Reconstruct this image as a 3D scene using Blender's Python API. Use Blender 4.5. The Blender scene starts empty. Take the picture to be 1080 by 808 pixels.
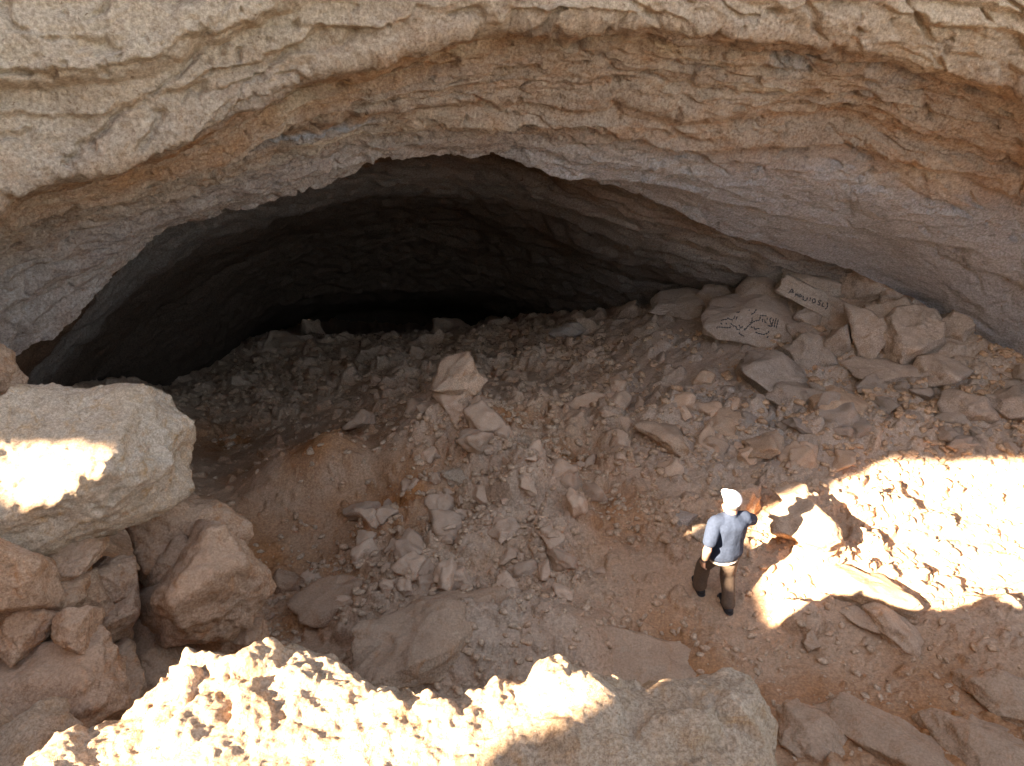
import bpy, bmesh, math, random
import numpy as np
from mathutils import Vector, Matrix

scene = bpy.context.scene
R = math.radians

# ------------------------------------------------------------------ camera
PITCH = R(33.0)
CAMZ = 7.1
FPX = 780.0            # focal length in pixels of the 1080 wide photograph
cam_data = bpy.data.cameras.new("camera")
cam = bpy.data.objects.new("camera", cam_data)
scene.collection.objects.link(cam)
cam.location = (0, 0, CAMZ)
cam.rotation_euler = (R(90) - PITCH, 0, 0)
cam_data.sensor_width = 36.0
cam_data.lens = 36.0 * FPX / 1080.0
cam_data.clip_start = 0.05
cam_data.clip_end = 500
scene.camera = cam

# ------------------------------------------------------------------ light
SUN_EL, SUN_AZ = R(30.0), R(34.0)     # light travels towards +x, +y and down
world = bpy.data.worlds.new("World")
scene.world = world
world.use_nodes = True
wn = world.node_tree
bg = wn.nodes["Background"]
sky = wn.nodes.new("ShaderNodeTexSky")
sky.sky_type = 'NISHITA'
sky.sun_disc = False
sky.sun_elevation = SUN_EL
sky.sun_rotation = math.atan2(-math.cos(SUN_AZ), -math.sin(SUN_AZ))
wn.links.new(sky.outputs[0], bg.inputs[0])
bg.inputs[1].default_value = 0.09
SD = Vector((math.cos(SUN_EL) * math.cos(SUN_AZ), math.cos(SUN_EL) * math.sin(SUN_AZ), -math.sin(SUN_EL)))
sun_data = bpy.data.lights.new("sun", 'SUN')
sun_data.energy = 5.0
sun_data.angle = R(0.5)
sun_data.color = (1.0, 0.975, 0.94)
sun = bpy.data.objects.new("sun", sun_data)
scene.collection.objects.link(sun)
sun.rotation_euler = SD.to_track_quat('-Z', 'Y').to_euler()
sun.location = (-8, -6, 20)
scene.view_settings.view_transform = 'Standard'
scene.view_settings.look = 'None'
scene.view_settings.gamma = 1.0
scene.view_settings.exposure = 3.35
scene.view_settings.use_white_balance = True
scene.view_settings.white_balance_temperature = 8400
scene.view_settings.white_balance_tint = 16
scene.render.engine = 'CYCLES'
scene.cycles.max_bounces = 10
scene.cycles.diffuse_bounces = 6
scene.cycles.glossy_bounces = 2
scene.cycles.caustics_reflective = False
scene.cycles.caustics_refractive = False
scene.cycles.use_denoising = True
scene.cycles.use_adaptive_sampling = True
scene.cycles.adaptive_threshold = 0.03

# ------------------------------------------------------------------ noise
F = np.float32
def _hash(ix, iy, iz, seed):
    h = (ix.astype(np.uint32) * np.uint32(374761393) + iy.astype(np.uint32) * np.uint32(668265263)
         + iz.astype(np.uint32) * np.uint32(2147483647 - 1274126177 % 2147483647) + np.uint32((seed * 974634777) & 0xffffffff))
    h ^= h >> np.uint32(13); h *= np.uint32(1274126177); h ^= h >> np.uint32(16)
    h *= np.uint32(2246822519); h ^= h >> np.uint32(13)
    return h
def perlin(p, seed=0):
    p = p.astype(F)
    i = np.floor(p); f = p - i
    i = i.astype(np.int32)
    u = f * f * f * (f * (f * 6 - 15) + 10)
    res = np.zeros(len(p), F)
    for dx in (0, 1):
        wx = u[:, 0] if dx else 1 - u[:, 0]
        for dy in (0, 1):
            wy = u[:, 1] if dy else 1 - u[:, 1]
            for dz in (0, 1):
                wz = u[:, 2] if dz else 1 - u[:, 2]
                h = _hash(i[:, 0] + dx, i[:, 1] + dy, i[:, 2] + dz, seed)
                gx = (h & np.uint32(1023)).astype(F) / 511.5 - 1
                gy = ((h >> np.uint32(10)) & np.uint32(1023)).astype(F) / 511.5 - 1
                gz = ((h >> np.uint32(20)) & np.uint32(1023)).astype(F) / 511.5 - 1
                res += wx * wy * wz * (gx * (f[:, 0] - dx) + gy * (f[:, 1] - dy) + gz * (f[:, 2] - dz))
    return res * 1.4
def fbm(p, octv=4, seed=0, gain=0.5, lac=2.03):
    s = np.zeros(len(p), F); a = 1.0; t = 0.0
    for k in range(octv):
        s += a * perlin(p, seed + k * 17); t += a
        a *= gain; p = p * lac + 3.7
    return s / t * 1.3
def ridged(p, octv=4, seed=0, gain=0.5, lac=2.03):
    s = np.zeros(len(p), F); a = 1.0; t = 0.0
    for k in range(octv):
        s += a * (1 - 2 * np.abs(perlin(p, seed + k * 17))); t += a
        a *= gain; p = p * lac + 3.7
    return s / t
def worley3(p, seed=0):
    p = p.astype(F)
    i = np.floor(p).astype(np.int32); f = p - i
    f1 = np.full(len(p), 9.0, F); f2 = np.full(len(p), 9.0, F); cid = np.zeros(len(p), F)
    for dx in (-1, 0, 1):
        for dy in (-1, 0, 1):
            for dz in (-1, 0, 1):
                h = _hash(i[:, 0] + dx, i[:, 1] + dy, i[:, 2] + dz, seed)
                d = ((h & np.uint32(1023)).astype(F) / 1023 + dx - f[:, 0]) ** 2
                d += (((h >> np.uint32(10)) & np.uint32(1023)).astype(F) / 1023 + dy - f[:, 1]) ** 2
                d += (((h >> np.uint32(20)) & np.uint32(1023)).astype(F) / 1023 + dz - f[:, 2]) ** 2
                nearer = d < f1
                f2 = np.where(nearer, f1, np.minimum(f2, d))
                cid = np.where(nearer, (h >> np.uint32(5) & np.uint32(255)).astype(F) / 255, cid)
                f1 = np.where(nearer, d, f1)
    return np.sqrt(f1), np.sqrt(f2), cid
def stones2d(x, y, size, seed, density, mask=1.0):
    """Height of half-buried angular stones on a plane (cells of one size)."""
    X = (x / size).astype(F); Y = (y / size).astype(F)
    ix = np.floor(X).astype(np.int32); iy = np.floor(Y).astype(np.int32)
    out = np.zeros(len(X), F)
    z0 = np.zeros_like(ix)
    for dx in (-1, 0, 1):
        for dy in (-1, 0, 1):
            h = _hash(ix + dx, iy + dy, z0 + 11, seed)
            h2 = _hash(ix + dx, iy + dy, z0 + 29, seed + 5)
            r1 = (h & np.uint32(1023)).astype(F) / 1023
            r2 = ((h >> np.uint32(10)) & np.uint32(1023)).astype(F) / 1023
            r3 = ((h >> np.uint32(20)) & np.uint32(1023)).astype(F) / 1023
            q1 = (h2 & np.uint32(1023)).astype(F) / 1023
            q2 = ((h2 >> np.uint32(10)) & np.uint32(1023)).astype(F) / 1023
            q3 = ((h2 >> np.uint32(20)) & np.uint32(1023)).astype(F) / 1023
            px = X - (ix + dx) - r1; py = Y - (iy + dy) - r2
            ang = q1 * 6.283
            c, s = np.cos(ang), np.sin(ang)
            a = px * c + py * s; b = (py * c - px * s) * (1.1 + 0.7 * q2)
            # polygonal distance: hexagon-like with uneven sides
            d = np.maximum(np.abs(a), np.maximum(np.abs(a * 0.5 + b * 0.87) * (0.85 + 0.4 * q3), np.abs(a * 0.55 - b * 0.83)))
            rad = 0.22 + 0.38 * r3
            k = 1 - d / rad
            top = np.clip(k * 2.2, 0, 1)
            prof = (1 - (1 - top) ** 2) * (0.75 + 0.25 * np.clip(k, 0, 1)) + (a * (q2 - 0.5) + b * (q3 - 0.5)) * 1.2 * (k > 0)
            hh = prof * rad * (0.45 + 0.5 * q2) * (q3 < density * mask)
            out = np.maximum(out, hh)
    return out * size
def sstep(x, a, b):
    t = np.clip((x - a) / (b - a), 0, 1)
    return t * t * (3 - 2 * t)

# ------------------------------------------------------------------ pixel <-> world
cp, sp = math.cos(PITCH), math.sin(PITCH)
def ray(px, py):
    x = (np.asarray(px, float) - 540) / FPX; v = (404 - np.asarray(py, float)) / FPX
    return np.stack([x, cp + v * sp, -sp + v * cp], -1)
def unproject(px, py, t):
    return ray(px, py) * np.asarray(t, float)[..., None] + np.array([0, 0, CAMZ])
def on_z(px, py, z):
    d = ray(px, py); t = (z - CAMZ) / d[..., 2]
    return d * np.asarray(t)[..., None] + np.array([0, 0, CAMZ])

# ------------------------------------------------------------------ mesh helpers
col = scene.collection
def grid_mesh(name, P, mat, attrs=None):
    """P: (n, m, 3) grid of points"""
    n, m = P.shape[:2]
    me = bpy.data.meshes.new(name)
    idx = np.arange(n * m, dtype=np.int32).reshape(n, m)
    q = np.stack([idx[:-1, :-1], idx[1:, :-1], idx[1:, 1:], idx[:-1, 1:]], -1).reshape(-1, 4)
    return raw_mesh(me, P.reshape(-1, 3), q, mat, attrs)
def raw_mesh(me, V, Q, mat, attrs=None, smooth=True):
    k = Q.shape[1]
    me.vertices.add(len(V)); me.vertices.foreach_set("co", V.astype(F).ravel())
    me.loops.add(Q.size); me.loops.foreach_set("vertex_index", Q.astype(np.int32).ravel())
    me.polygons.add(len(Q)); me.polygons.foreach_set("loop_start", np.arange(0, Q.size, k, dtype=np.int32))
    me.polygons.foreach_set("use_smooth", np.full(len(Q), smooth))
    for an, av in (attrs or {}).items():
        at = me.attributes.new(an, 'FLOAT', 'POINT'); at.data.foreach_set("value", av.astype(F).ravel())
    me.update(calc_edges=True)
    if mat: me.materials.append(mat)
    return me
def link(name, me, parent=None, loc=(0, 0, 0), rot=(0, 0, 0), scale=(1, 1, 1)):
    o = bpy.data.objects.new(name, me); col.objects.link(o)
    o.location = loc; o.rotation_euler = rot; o.scale = scale
    if parent: o.parent = parent
    return o
def tag(o, label=None, cat=None, group=None, kind=None):
    if label: o['label'] = label
    if cat: o['category'] = cat
    if group: o['group'] = group
    if kind: o['kind'] = kind
    return o

# ------------------------------------------------------------------ materials
def rock_mat(name, cols, dust=None, dust_amt=0.0, scale=1.0, bump=0.03, strata=False, crack=0.5, obj_var=0.0, fine=1.0, ochre=(1.03, 0.965, 0.90)):
    oc = lambda c: tuple(a * b for a, b in zip(c, ochre))
    cols = [oc(c) for c in cols]; dust = oc(dust) if dust else None
    m = bpy.data.materials.new(name); m.use_nodes = True
    nt = m.node_tree; N = nt.nodes; L = nt.links
    bs = N["Principled BSDF"]; bs.inputs["Roughness"].default_value = 0.93
    bs.inputs["Specular IOR Level"].default_value = 0.1
    tc = N.new("ShaderNodeTexCoord")
    vec = tc.outputs["Object"]
    if obj_var:
        oi = N.new("ShaderNodeObjectInfo")
        ad = N.new("ShaderNodeVectorMath"); ad.operation = 'MULTIPLY_ADD'
        cx = N.new("ShaderNodeCombineXYZ")
        for k in range(3): L.new(oi.outputs["Random"], cx.inputs[k])
        L.new(cx.outputs[0], ad.inputs[0]); ad.inputs[1].default_value = (37, 53, 71); L.new(vec, ad.inputs[2])
        vec = ad.outputs[0]
    def noise(sc, det=6, rough=0.6, dist=0.0, v=None):
        n = N.new("ShaderNodeTexNoise"); n.inputs["Scale"].default_value = sc * scale
        n.inputs["Detail"].default_value = det; n.inputs["Roughness"].default_value = rough
        n.inputs["Distortion"].default_value = dist
        L.new(v or vec, n.inputs["Vector"]); return n.outputs["Fac"]
    def ramp(fac, a, b, ca=(0, 0, 0, 1), cb=(1, 1, 1, 1)):
        r = N.new("ShaderNodeValToRGB"); e = r.color_ramp.elements
        e[0].position = a; e[1].position = b; e[0].color = ca; e[1].color = cb
        L.new(fac, r.inputs[0]); return r.outputs[0]
    def mix(fac, a, b, blend='MIX'):
        x = N.new("ShaderNodeMix"); x.data_type = 'RGBA'; x.blend_type = blend
        if isinstance(fac, float): x.inputs["Factor"].default_value = fac
        else: L.new(fac, x.inputs["Factor"])
        for s, k in ((a, 6), (b, 7)):
            if isinstance(s, tuple): x.inputs[k].default_value = s + (1,) if len(s) == 3 else s
            else: L.new(s, x.inputs[k])
        return x.outputs[2]
    def math_(op, a, b=None, c=None):
        x = N.new("ShaderNodeMath"); x.operation = op
        for k, s in enumerate((a, b, c)):
            if s is None: continue
            if isinstance(s, (int, float)): x.inputs[k].default_value = s
            else: L.new(s, x.inputs[k])
        return x.outputs[0]
    base, light, stain, dark = cols
    svec = vec
    c = mix(ramp(noise(0.9, 4, 0.6, 0.4), 0.38, 0.62), base, light)
    c = mix(ramp(noise(3.1, 4, 0.7, 0.8), 0.52, 0.7), c, stain)
    c = mix(ramp(noise(7.0, 5, 0.75), 0.52, 0.74), c, dark)
    if strata:
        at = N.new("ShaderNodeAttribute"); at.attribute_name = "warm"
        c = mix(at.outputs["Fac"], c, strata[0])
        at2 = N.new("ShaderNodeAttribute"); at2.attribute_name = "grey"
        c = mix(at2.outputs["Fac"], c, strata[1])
        at3 = N.new("ShaderNodeAttribute"); at3.attribute_name = "pale"
        c = mix(at3.outputs["Fac"], c, strata[2])
    # speckle
    sp_ = ramp(noise(30, 3, 0.85), 0.36, 0.66, (0.55, 0.50, 0.46, 1), (1.25, 1.25, 1.25, 1))
    c = mix(0.85, c, sp_, 'MULTIPLY')
    c = mix(ramp(noise(17, 2, 0.6, 1.2), 0.66, 0.74), c, tuple(x * .6 for x in stain))
    if dust:
        geo = N.new("ShaderNodeNewGeometry"); sx = N.new("ShaderNodeSeparateXYZ")
        L.new(geo.outputs["Normal"], sx.inputs[0])
        up = math_('ADD', sx.outputs[2], math_('MULTIPLY', math_('SUBTRACT', noise(5, 5, 0.7), 0.5), 0.9))
        fac = math_('MULTIPLY', ramp(up, 0.55, 0.95), dust_amt)
        if strata: fac = math_('MULTIPLY', fac, math_('SUBTRACT', 1.0, at.outputs["Fac"]))
        c = mix(fac, c, dust)
    if obj_var:
        oi = N.new("ShaderNodeObjectInfo")
        v = math_('MULTIPLY_ADD', oi.outputs["Random"], obj_var, 1 - obj_var * 0.5)
        hs = N.new("ShaderNodeHueSaturation"); L.new(v, hs.inputs["Value"]); L.new(c, hs.inputs["Color"])
        c = hs.outputs[0]
    L.new(c, bs.inputs["Base Color"])
    # relief
    vo = N.new("ShaderNodeTexVoronoi"); vo.feature = 'DISTANCE_TO_EDGE'; vo.inputs["Scale"].default_value = 5 * scale
    wv = N.new("ShaderNodeVectorMath"); wv.operation = 'MULTIPLY_ADD'
    n3 = N.new("ShaderNodeTexNoise"); n3.inputs["Scale"].default_value = 4 * scale; n3.inputs["Detail"].default_value = 2
    L.new(vec, n3.inputs["Vector"]); L.new(n3.outputs["Color"], wv.inputs[0]); wv.inputs[1].default_value = (.5, .5, .5); L.new(vec, wv.inputs[2])
    L.new(wv.outputs[0], vo.inputs["Vector"])
    cr = ramp(vo.outputs["Distance"], 0.0, 0.035)
    h = math_('ADD', math_('MULTIPLY', noise(11, 6, 0.75), 1.0), math_('MULTIPLY', noise(55, 3, 0.85), 0.55 * fine))
    h = math_('ADD', h, math_('MULTIPLY', cr, 0.12 * crack))
    pv = N.new("ShaderNodeTexVoronoi"); pv.inputs["Scale"].default_value = 26 * scale; L.new(wv.outputs[0], pv.inputs["Vector"])
    h = math_('ADD', h, math_('MULTIPLY', ramp(pv.outputs["Distance"], 0.05, 0.45), 0.16))
    bp = N.new("ShaderNodeBump"); bp.inputs["Strength"].default_value = 1.0; bp.inputs["Distance"].default_value = bump
    L.new(h, bp.inputs["Height"]); L.new(bp.outputs[0], bs.inputs["Normal"])
    return m
CREAM = (0.52, 0.42, 0.31); TAN = (0.44, 0.33, 0.22); ORANGE = (0.42, 0.22, 0.10); GREY = (0.34, 0.31, 0.28); DK = (0.20, 0.145, 0.10)
SOIL = (0.49, 0.315, 0.20); DUSTC = (0.57, 0.41, 0.29)
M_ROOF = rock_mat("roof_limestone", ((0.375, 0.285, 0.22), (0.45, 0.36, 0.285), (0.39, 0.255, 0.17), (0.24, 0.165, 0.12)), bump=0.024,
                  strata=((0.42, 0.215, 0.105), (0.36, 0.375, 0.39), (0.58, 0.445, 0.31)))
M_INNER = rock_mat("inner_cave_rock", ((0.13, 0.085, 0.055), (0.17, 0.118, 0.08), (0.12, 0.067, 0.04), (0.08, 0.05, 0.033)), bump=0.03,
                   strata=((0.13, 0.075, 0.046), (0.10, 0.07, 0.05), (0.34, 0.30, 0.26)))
M_GROUND = rock_mat("ground_soil", (SOIL, (0.51, 0.37, 0.25), (0.44, 0.255, 0.14), (0.36, 0.245, 0.165)), dust=DUSTC, dust_amt=0.35, bump=0.016,
                    strata=((0.44, 0.165, 0.045), (0.42, 0.37, 0.315), (0.50, 0.38, 0.28)), crack=0.2)  # orange soil of the hollows, deepened to stand in for warm bounced light
M_PALE = rock_mat("pale_limestone", ((0.49, 0.375, 0.27), (0.54, 0.44, 0.34), (0.48, 0.31, 0.17), (0.32, 0.23, 0.15)), bump=0.014, scale=2.2)
M_TAN = rock_mat("tan_limestone", ((0.48, 0.335, 0.23), (0.53, 0.40, 0.29), (0.46, 0.26, 0.14), (0.34, 0.225, 0.15)), dust=DUSTC, dust_amt=0.5,
                 bump=0.012, scale=1.6, obj_var=0.2)
M_GREY = rock_mat("grey_limestone", ((0.41, 0.345, 0.29), (0.46, 0.395, 0.335), (0.37, 0.28, 0.21), (0.29, 0.235, 0.19)), dust=(0.42, 0.335, 0.265),
                  dust_amt=0.5, bump=0.012, scale=1.6, obj_var=0.25)

# ------------------------------------------------------------------ ground height
GP = [  # px, py, z in the photograph
    (765, 640, 0.0), (1000, 640, 0.1), (1080, 790, 0.5), (850, 740, 0.05), (700, 690, -0.1), (600, 560, 0.15), (620, 640, 0.0),
    (480, 428, 0.35), (540, 470, 0.3), (420, 500, 0.1), (420, 402, -1.2), (350, 380, -2.6), (330, 366, -3.1), (250, 388, -3.2), (180, 410, -3.1),
    (560, 360, -1.8), (600, 342, -1.6), (500, 356, -2.3), (420, 366, -2.9), (700, 345, -0.2), (640, 400, -0.35), (560, 400, -0.8), (900, 400, 0.45), (1080, 430, 0.75),
    (950, 318, 1.3), (860, 300, 1.15), (790, 350, 0.35), (700, 480, 0.1), (900, 470, 0.25), (300, 500, -0.85), (300, 600, -0.6), (360, 560, -0.5),
    (220, 470, -1.6), (400, 640, -0.1), (150, 620, 1.5), (50, 640, 2.4), (0, 560, 2.5), (110, 720, 1.5), (0, 720, 3.0), (240, 690, 0.1),
    (480, 620, 0.1), (900, 800, 0.45), (800, 560, 0.15), (880, 600, 0.2), (1060, 540, 0.2), (240, 440, -1.9), (120, 470, -0.6)]
GW = [(0, 1.2, 3.4), (-2, 1.2, 3.5), (1.6, 2.2, 2.2), (3.2, 2.4, 1.2), (5, 2.0, 1.6), (0, -1, 5.4), (-3, -1, 5.4), (3, -0.5, 4.8), (7, 0, 4.5), (0, -6, 5.8),
      (-6, -3, 5.6), (8, -6, 5.6), (-7, 5, 3.4), (-9, 8, 2.0), (-11, 2, 5), (-8, 12, -1.0), (9, 6, 1.4), (11, 10, 1.5), (12, 3, 3.5), (8, 14, 1.2), (-5, 20, -4.2),
      (0, 20, -3.6), (-2, 25, -7), (4, 19, -2.0), (8, 20, -1), (0, 32, -9), (10, 32, -6), (-10, 30, -8), (-12, 18, -3), (14, 14, 1), (0, 3.4, 0.6), (-1.6, 3.6, 0.6),
      (-14, -12, 6), (14, -12, 6), (0, -14, 6), (-16, 8, 4), (16, 6, 4)]
_c = [tuple(on_z(a, b, z)[:2]) + (z,) for a, b, z in GP] + GW
_c = np.array(_c, float)
def _k(r): return np.sqrt(r * r + 0.35)
_A = _k(np.hypot(_c[:, None, 0] - _c[None, :, 0], _c[:, None, 1] - _c[None, :, 1])) - np.eye(len(_c)) * 0.08
_w = np.linalg.solve(_A, _c[:, 2])
def ground_base(x, y):
    s = np.zeros(np.shape(x))
    for (cx, cy, _), w in zip(_c, _w): s = s + w * _k(np.hypot(x - cx, y - cy))
    return s
def hit(px, py):
    """where the camera ray of a photograph pixel meets the smooth ground"""
    t = np.linspace(2.5, 34, 1500); P = ray(px, py)[None] * t[:, None] + np.array([0, 0, CAMZ])
    g = P[:, 2] - ground_base(P[:, 0], P[:, 1])
    k = int(np.argmax(g < 0)) if (g < 0).any() else len(t) - 1
    return P[k], t[k]
RM = [(275, 500, 0), (350, 475, 0), (375, 520, .05), (300, 545, 0), (345, 535, 0), (300, 470, .1),  # rubble amount (0 smooth soil .. 1 stones) seen in the photograph
    (700, 620, .05), (640, 600, .1), (760, 690, .05), (620, 690, .1), (850, 700, .1), (980, 700, .1), (320, 500, .05), (280, 560, .08), (260, 600, .1), (740, 385, .1),
    (700, 370, .2), (500, 470, 1), (560, 520, 1), (450, 560, .9), (620, 450, .8), (700, 440, .8), (800, 450, .9), (900, 440, 1), (1020, 460, 1), (400, 600, .9),
    (520, 620, .7), (400, 440, .8), (300, 420, .7), (500, 380, .8), (600, 380, .8), (680, 520, .8), (900, 560, .5), (1000, 520, .4), (900, 380, .5),
    (860, 480, .3), (350, 380, .6), (560, 590, .8), (330, 640, .7)]
_r = np.array([(*hit(a, b)[0][:2], v) for a, b, v in RM])
def rubble(x, y):
    num = np.zeros(np.shape(x)); den = np.zeros(np.shape(x)) + 1e-4
    for cx, cy, v in _r:
        w = 1 / ((x - cx) ** 2 + (y - cy) ** 2 + 0.15) ** 2
        num += w * v; den += w
    return num / den
SOILPTS = [(320, 500, 1.5), (400, 540, 1.0), (340, 570, 1.3), (280, 590, 1.4), (610, 480, .6), (650, 540, .6), (860, 760, 1.0), (1000, 760, 1.0), (180, 660, 1.4), (330, 640, .8), (700, 690, .8), (760, 720, .6), (540, 440, .5), (230, 470, 1.0), (920, 760, .9)]
_s = [(*hit(a, b)[0][:2], r) for a, b, r in SOILPTS]
BUMPS = [(*hit(a, b)[0][:2], r, z) for a, b, r, z in [
    (318, 508, .85, .62), (360, 500, .5, .30), (484, 440, .55, .35), (520, 478, .5, .28), (556, 520, .45, .25), (590, 570, .4, .2), (430, 470, .5, .2), (450, 600, .5, .15),
    (610, 470, .45, -.25), (640, 520, .35, -.18), (668, 560, .3, -.12), (570, 440, .4, -.2), (735, 545, .16, -.22), (400, 520, .45, -.2), (690, 700, .5, -.15), (620, 590, .25, -.15),
    (700, 440, .45, .22), (780, 430, .35, .18), (870, 460, .4, .2), (700, 405, .5, -.1), (520, 560, .4, .15), (480, 540, .3, -.12),
    (850, 575, .38, .22), (560, 668, .55, .30), (620, 690, .5, .28), (470, 672, .6, .28), (740, 700, .35, .15), (1000, 570, .5, .12), (940, 540, .35, .12), (1040, 660, .6, .15), (900, 700, .5, -.1)]]
def ground_detail(x, y):
    p = np.stack([x, y, np.zeros_like(x)], -1)
    m = np.clip(rubble(x, y) + 0.25 * fbm(p * 0.9, 3, 5), 0, 1)
    wx = x + 0.10 * fbm(p * 2.2, 3, 7) + 0.03 * fbm(p * 9, 2, 8); wy = y + 0.10 * fbm(p * 2.2 + 9, 3, 9) + 0.03 * fbm(p * 9 + 4, 2, 3)
    h = 0.22 * fbm(p * 0.7, 4, 21) * (0.4 + 0.8 * m) + 0.035 * fbm(p * 3.5, 4, 22)
    h += 0.55 * stones2d(wx, wy, 0.95, 1, 0.55, m)
    h += 0.7 * stones2d(wx + 3, wy, 0.5, 2, 0.75, m)
    h += 0.8 * stones2d(wx, wy + 5, 0.26, 3, 0.85, np.clip(m + .1, 0, 1))
    h += 0.8 * stones2d(wx + 1, wy + 1, 0.13, 4, 0.8, np.clip(m + .15, 0, 1))
    h += 0.016 * fbm(p * 12, 4, 23, .65) + 0.03 * m * np.abs(fbm(p * 5, 4, 24, .6))
    for mx, my, rr, hh in BUMPS:
        dd = ((x - mx) ** 2 + (y - my) ** 2) / rr ** 2
        h = h + hh * np.exp(-dd ** 1.4)
    return h, m
def ground_z(x, y):
    x = np.atleast_1d(np.asarray(x, float)); y = np.atleast_1d(np.asarray(y, float))
    return ground_base(x, y) + ground_detail(x, y)[0]

def build_ground():
    y = np.concatenate([np.linspace(-16, 2.4, 60)[:-1], 2.4 + (np.exp(np.linspace(0, 1, 640)) - 1) / (math.e - 1) ** 1 * 0 + (np.geomspace(6.4, 24.5, 640) - 6.4)])
    y = np.concatenate([y, np.linspace(y[-1], 36, 30)[1:]])
    u = np.concatenate([np.linspace(-4.2, -0.85, 70)[:-1], np.linspace(-0.85, 0.80, 980), np.linspace(0.80, 4.2, 70)[1:]])
    s = np.maximum(y + 3.6, 4.0)
    X = s[:, None] * u[None, :]; Y = np.repeat(y[:, None], len(u), 1)
    x, yy = X.ravel(), Y.ravel()
    h, m = ground_detail(x, yy)
    z = ground_base(x, yy) + h
    warm = np.zeros_like(x)
    for cx, cy, r in _s: warm = np.maximum(warm, np.exp(-((x - cx) ** 2 + (yy - cy) ** 2) / r ** 2))
    p = np.stack([x, yy, z], -1)
    warm = np.clip(warm * (0.9 + 0.8 * fbm(p * 1.2, 3, 31)), 0, 1)
    sh = np.clip(h * 5, 0, 1)
    grey = sstep(x + 0.8 * fbm(p * .8, 3, 33), 0.5, 4) * sstep(yy, 7.0, 9.5) * 0.85
    pale = np.clip(sh * (1 - warm) ** 2 * 0.5, 0, 1)
    o = link("ground", grid_mesh("ground", np.stack([x, yy, z], -1).reshape(len(y), len(u), 3).transpose(1, 0, 2), M_GROUND, {
        "warm": warm.reshape(len(y), len(u)).T * 0.8, "grey": grey.reshape(len(y), len(u)).T, "pale": pale.reshape(len(y), len(u)).T}))
    return tag(o, kind='structure')
ground = build_ground()

# ------------------------------------------------------------------ cave rock, lofted through the strata lines of the photograph
def curve(pts, PX):
    pts = np.array(pts, float)
    return np.interp(PX, pts[:, 0], pts[:, 1]), np.interp(PX, pts[:, 0], pts[:, 2])
def smooth1(a, k):
    ker = np.hanning(2 * k + 3)[1:-1]; ker /= ker.sum()
    return np.convolve(np.pad(a, (len(ker) // 2,) * 2, 'edge'), ker, 'valid')
def loft(curves, rows, PX, disp, name, mat, attrs, sm=10):
    K = []
    for c in curves:
        py, t = curve(c, PX)
        K.append(unproject(PX, smooth1(py, sm), smooth1(t, 40)))
    K = np.array(K)
    B = []; W = []
    for i in range(len(K) - 1):
        n = rows[i]
        f = np.linspace(0, 1, n, endpoint=(i == len(K) - 2))
        B.append(K[i][None] * (1 - f)[:, None, None] + K[i + 1][None] * f[:, None, None]); W.append(i + f)
    B = np.concatenate(B); W = np.concatenate(W)
    ks = 5   # soften the corners of the profile a little
    pad = np.concatenate([B[:1]] * ks + [B] + [B[-1:]] * ks)
    B = sum(pad[i:i + len(B)] for i in range(2 * ks + 1)) / (2 * ks + 1)
    n, m = B.shape[:2]
    gu = np.gradient(B, axis=1); gw = np.gradient(B, axis=0)
    Nn = np.cross(gu, gw); Nn /= np.linalg.norm(Nn, axis=-1, keepdims=True) + 1e-9
    # make normals face the camera side
    C = np.array([0, 0, CAMZ])
    sgn = np.sign(((C - B) * Nn).sum(-1).mean()); Nn *= sgn
    al = np.concatenate([[0], np.cumsum(np.linalg.norm(np.diff(B[n // 2], axis=0), axis=-1))])
    wl = np.concatenate([[0], np.cumsum(np.linalg.norm(np.diff(B[:, m // 2], axis=0), axis=-1))])
    P = B.reshape(-1, 3); A = np.repeat(al[None], n, 0).ravel(); Wm = np.repeat(wl[:, None], m, 1).ravel(); Wi = np.repeat(W[:, None], m, 1).ravel()
    PXg = np.repeat(PX[None], n, 0).ravel()
    d = disp(P, A, Wm, Wi, PXg)
    V = P + Nn.reshape(-1, 3) * d[:, None]
    at = {k: v.reshape(n, m) for k, v in attrs(V, A, Wm, Wi, PXg).items()}
    return link(name, grid_mesh(name, V.reshape(n, m, 3), mat, at))

PXS = np.concatenate([np.linspace(-2600, -650, 20)[:-1], np.linspace(-650, -30, 120)[:-1], np.linspace(-30, 1110, 900), np.linspace(1110, 1750, 120)[1:], np.linspace(1750, 3600, 20)[1:]])
LIP = [(-650, 900, 7), (-200, 560, 8), (0, 372, 9.3), (60, 322, 9.6), (120, 277, 9.8), (150, 242, 9.9), (210, 222, 10), (262, 205, 10), (330, 190, 10.1), (362, 178, 10.1), (390, 160, 10.1), (440, 153, 10.1),
       (530, 153, 10.3), (550, 165, 10.5), (600, 185, 10.9), (680, 208, 11.3), (760, 236, 11.8), (860, 270, 12.4), (940, 298, 12.7), (1000, 332, 12.5), (1080, 392, 12), (1300, 520, 11), (1750, 800, 9)]
LIP = [(a, b - (12 if 330 <= a <= 560 else 6 if 100 < a < 700 else 0), t) for a, b, t in LIP]
L0 = [(-650, -700, 4.5), (200, -700, 5), (540, -700, 5.0), (1750, -700, 5)]
L0b = [(-650, 150, 5.2), (-200, -100, 5.6), (0, -180, 5.8), (540, -260, 6.0), (1080, -220, 6.2), (1400, -150, 6), (1750, -50, 5.5)]
L1 = [(-650, 480, 5.6), (-200, 300, 6.1), (0, 207, 6.4), (60, 190, 6.6), (110, 180, 6.7), (200, 148, 6.9), (250, 112, 7.0), (330, 76, 7.1), (450, 38, 7.2), (540, 18, 7.3), (640, 14, 7.3), (740, 30, 7.4), (860, 42, 7.5), (940, 62, 7.6), (1080, 96, 7.6), (1300, 170, 7), (1750, 300, 6)]
def shift(c, dy, dt): return [(a, b + dy, t + dt) for a, b, t in c]
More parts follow.
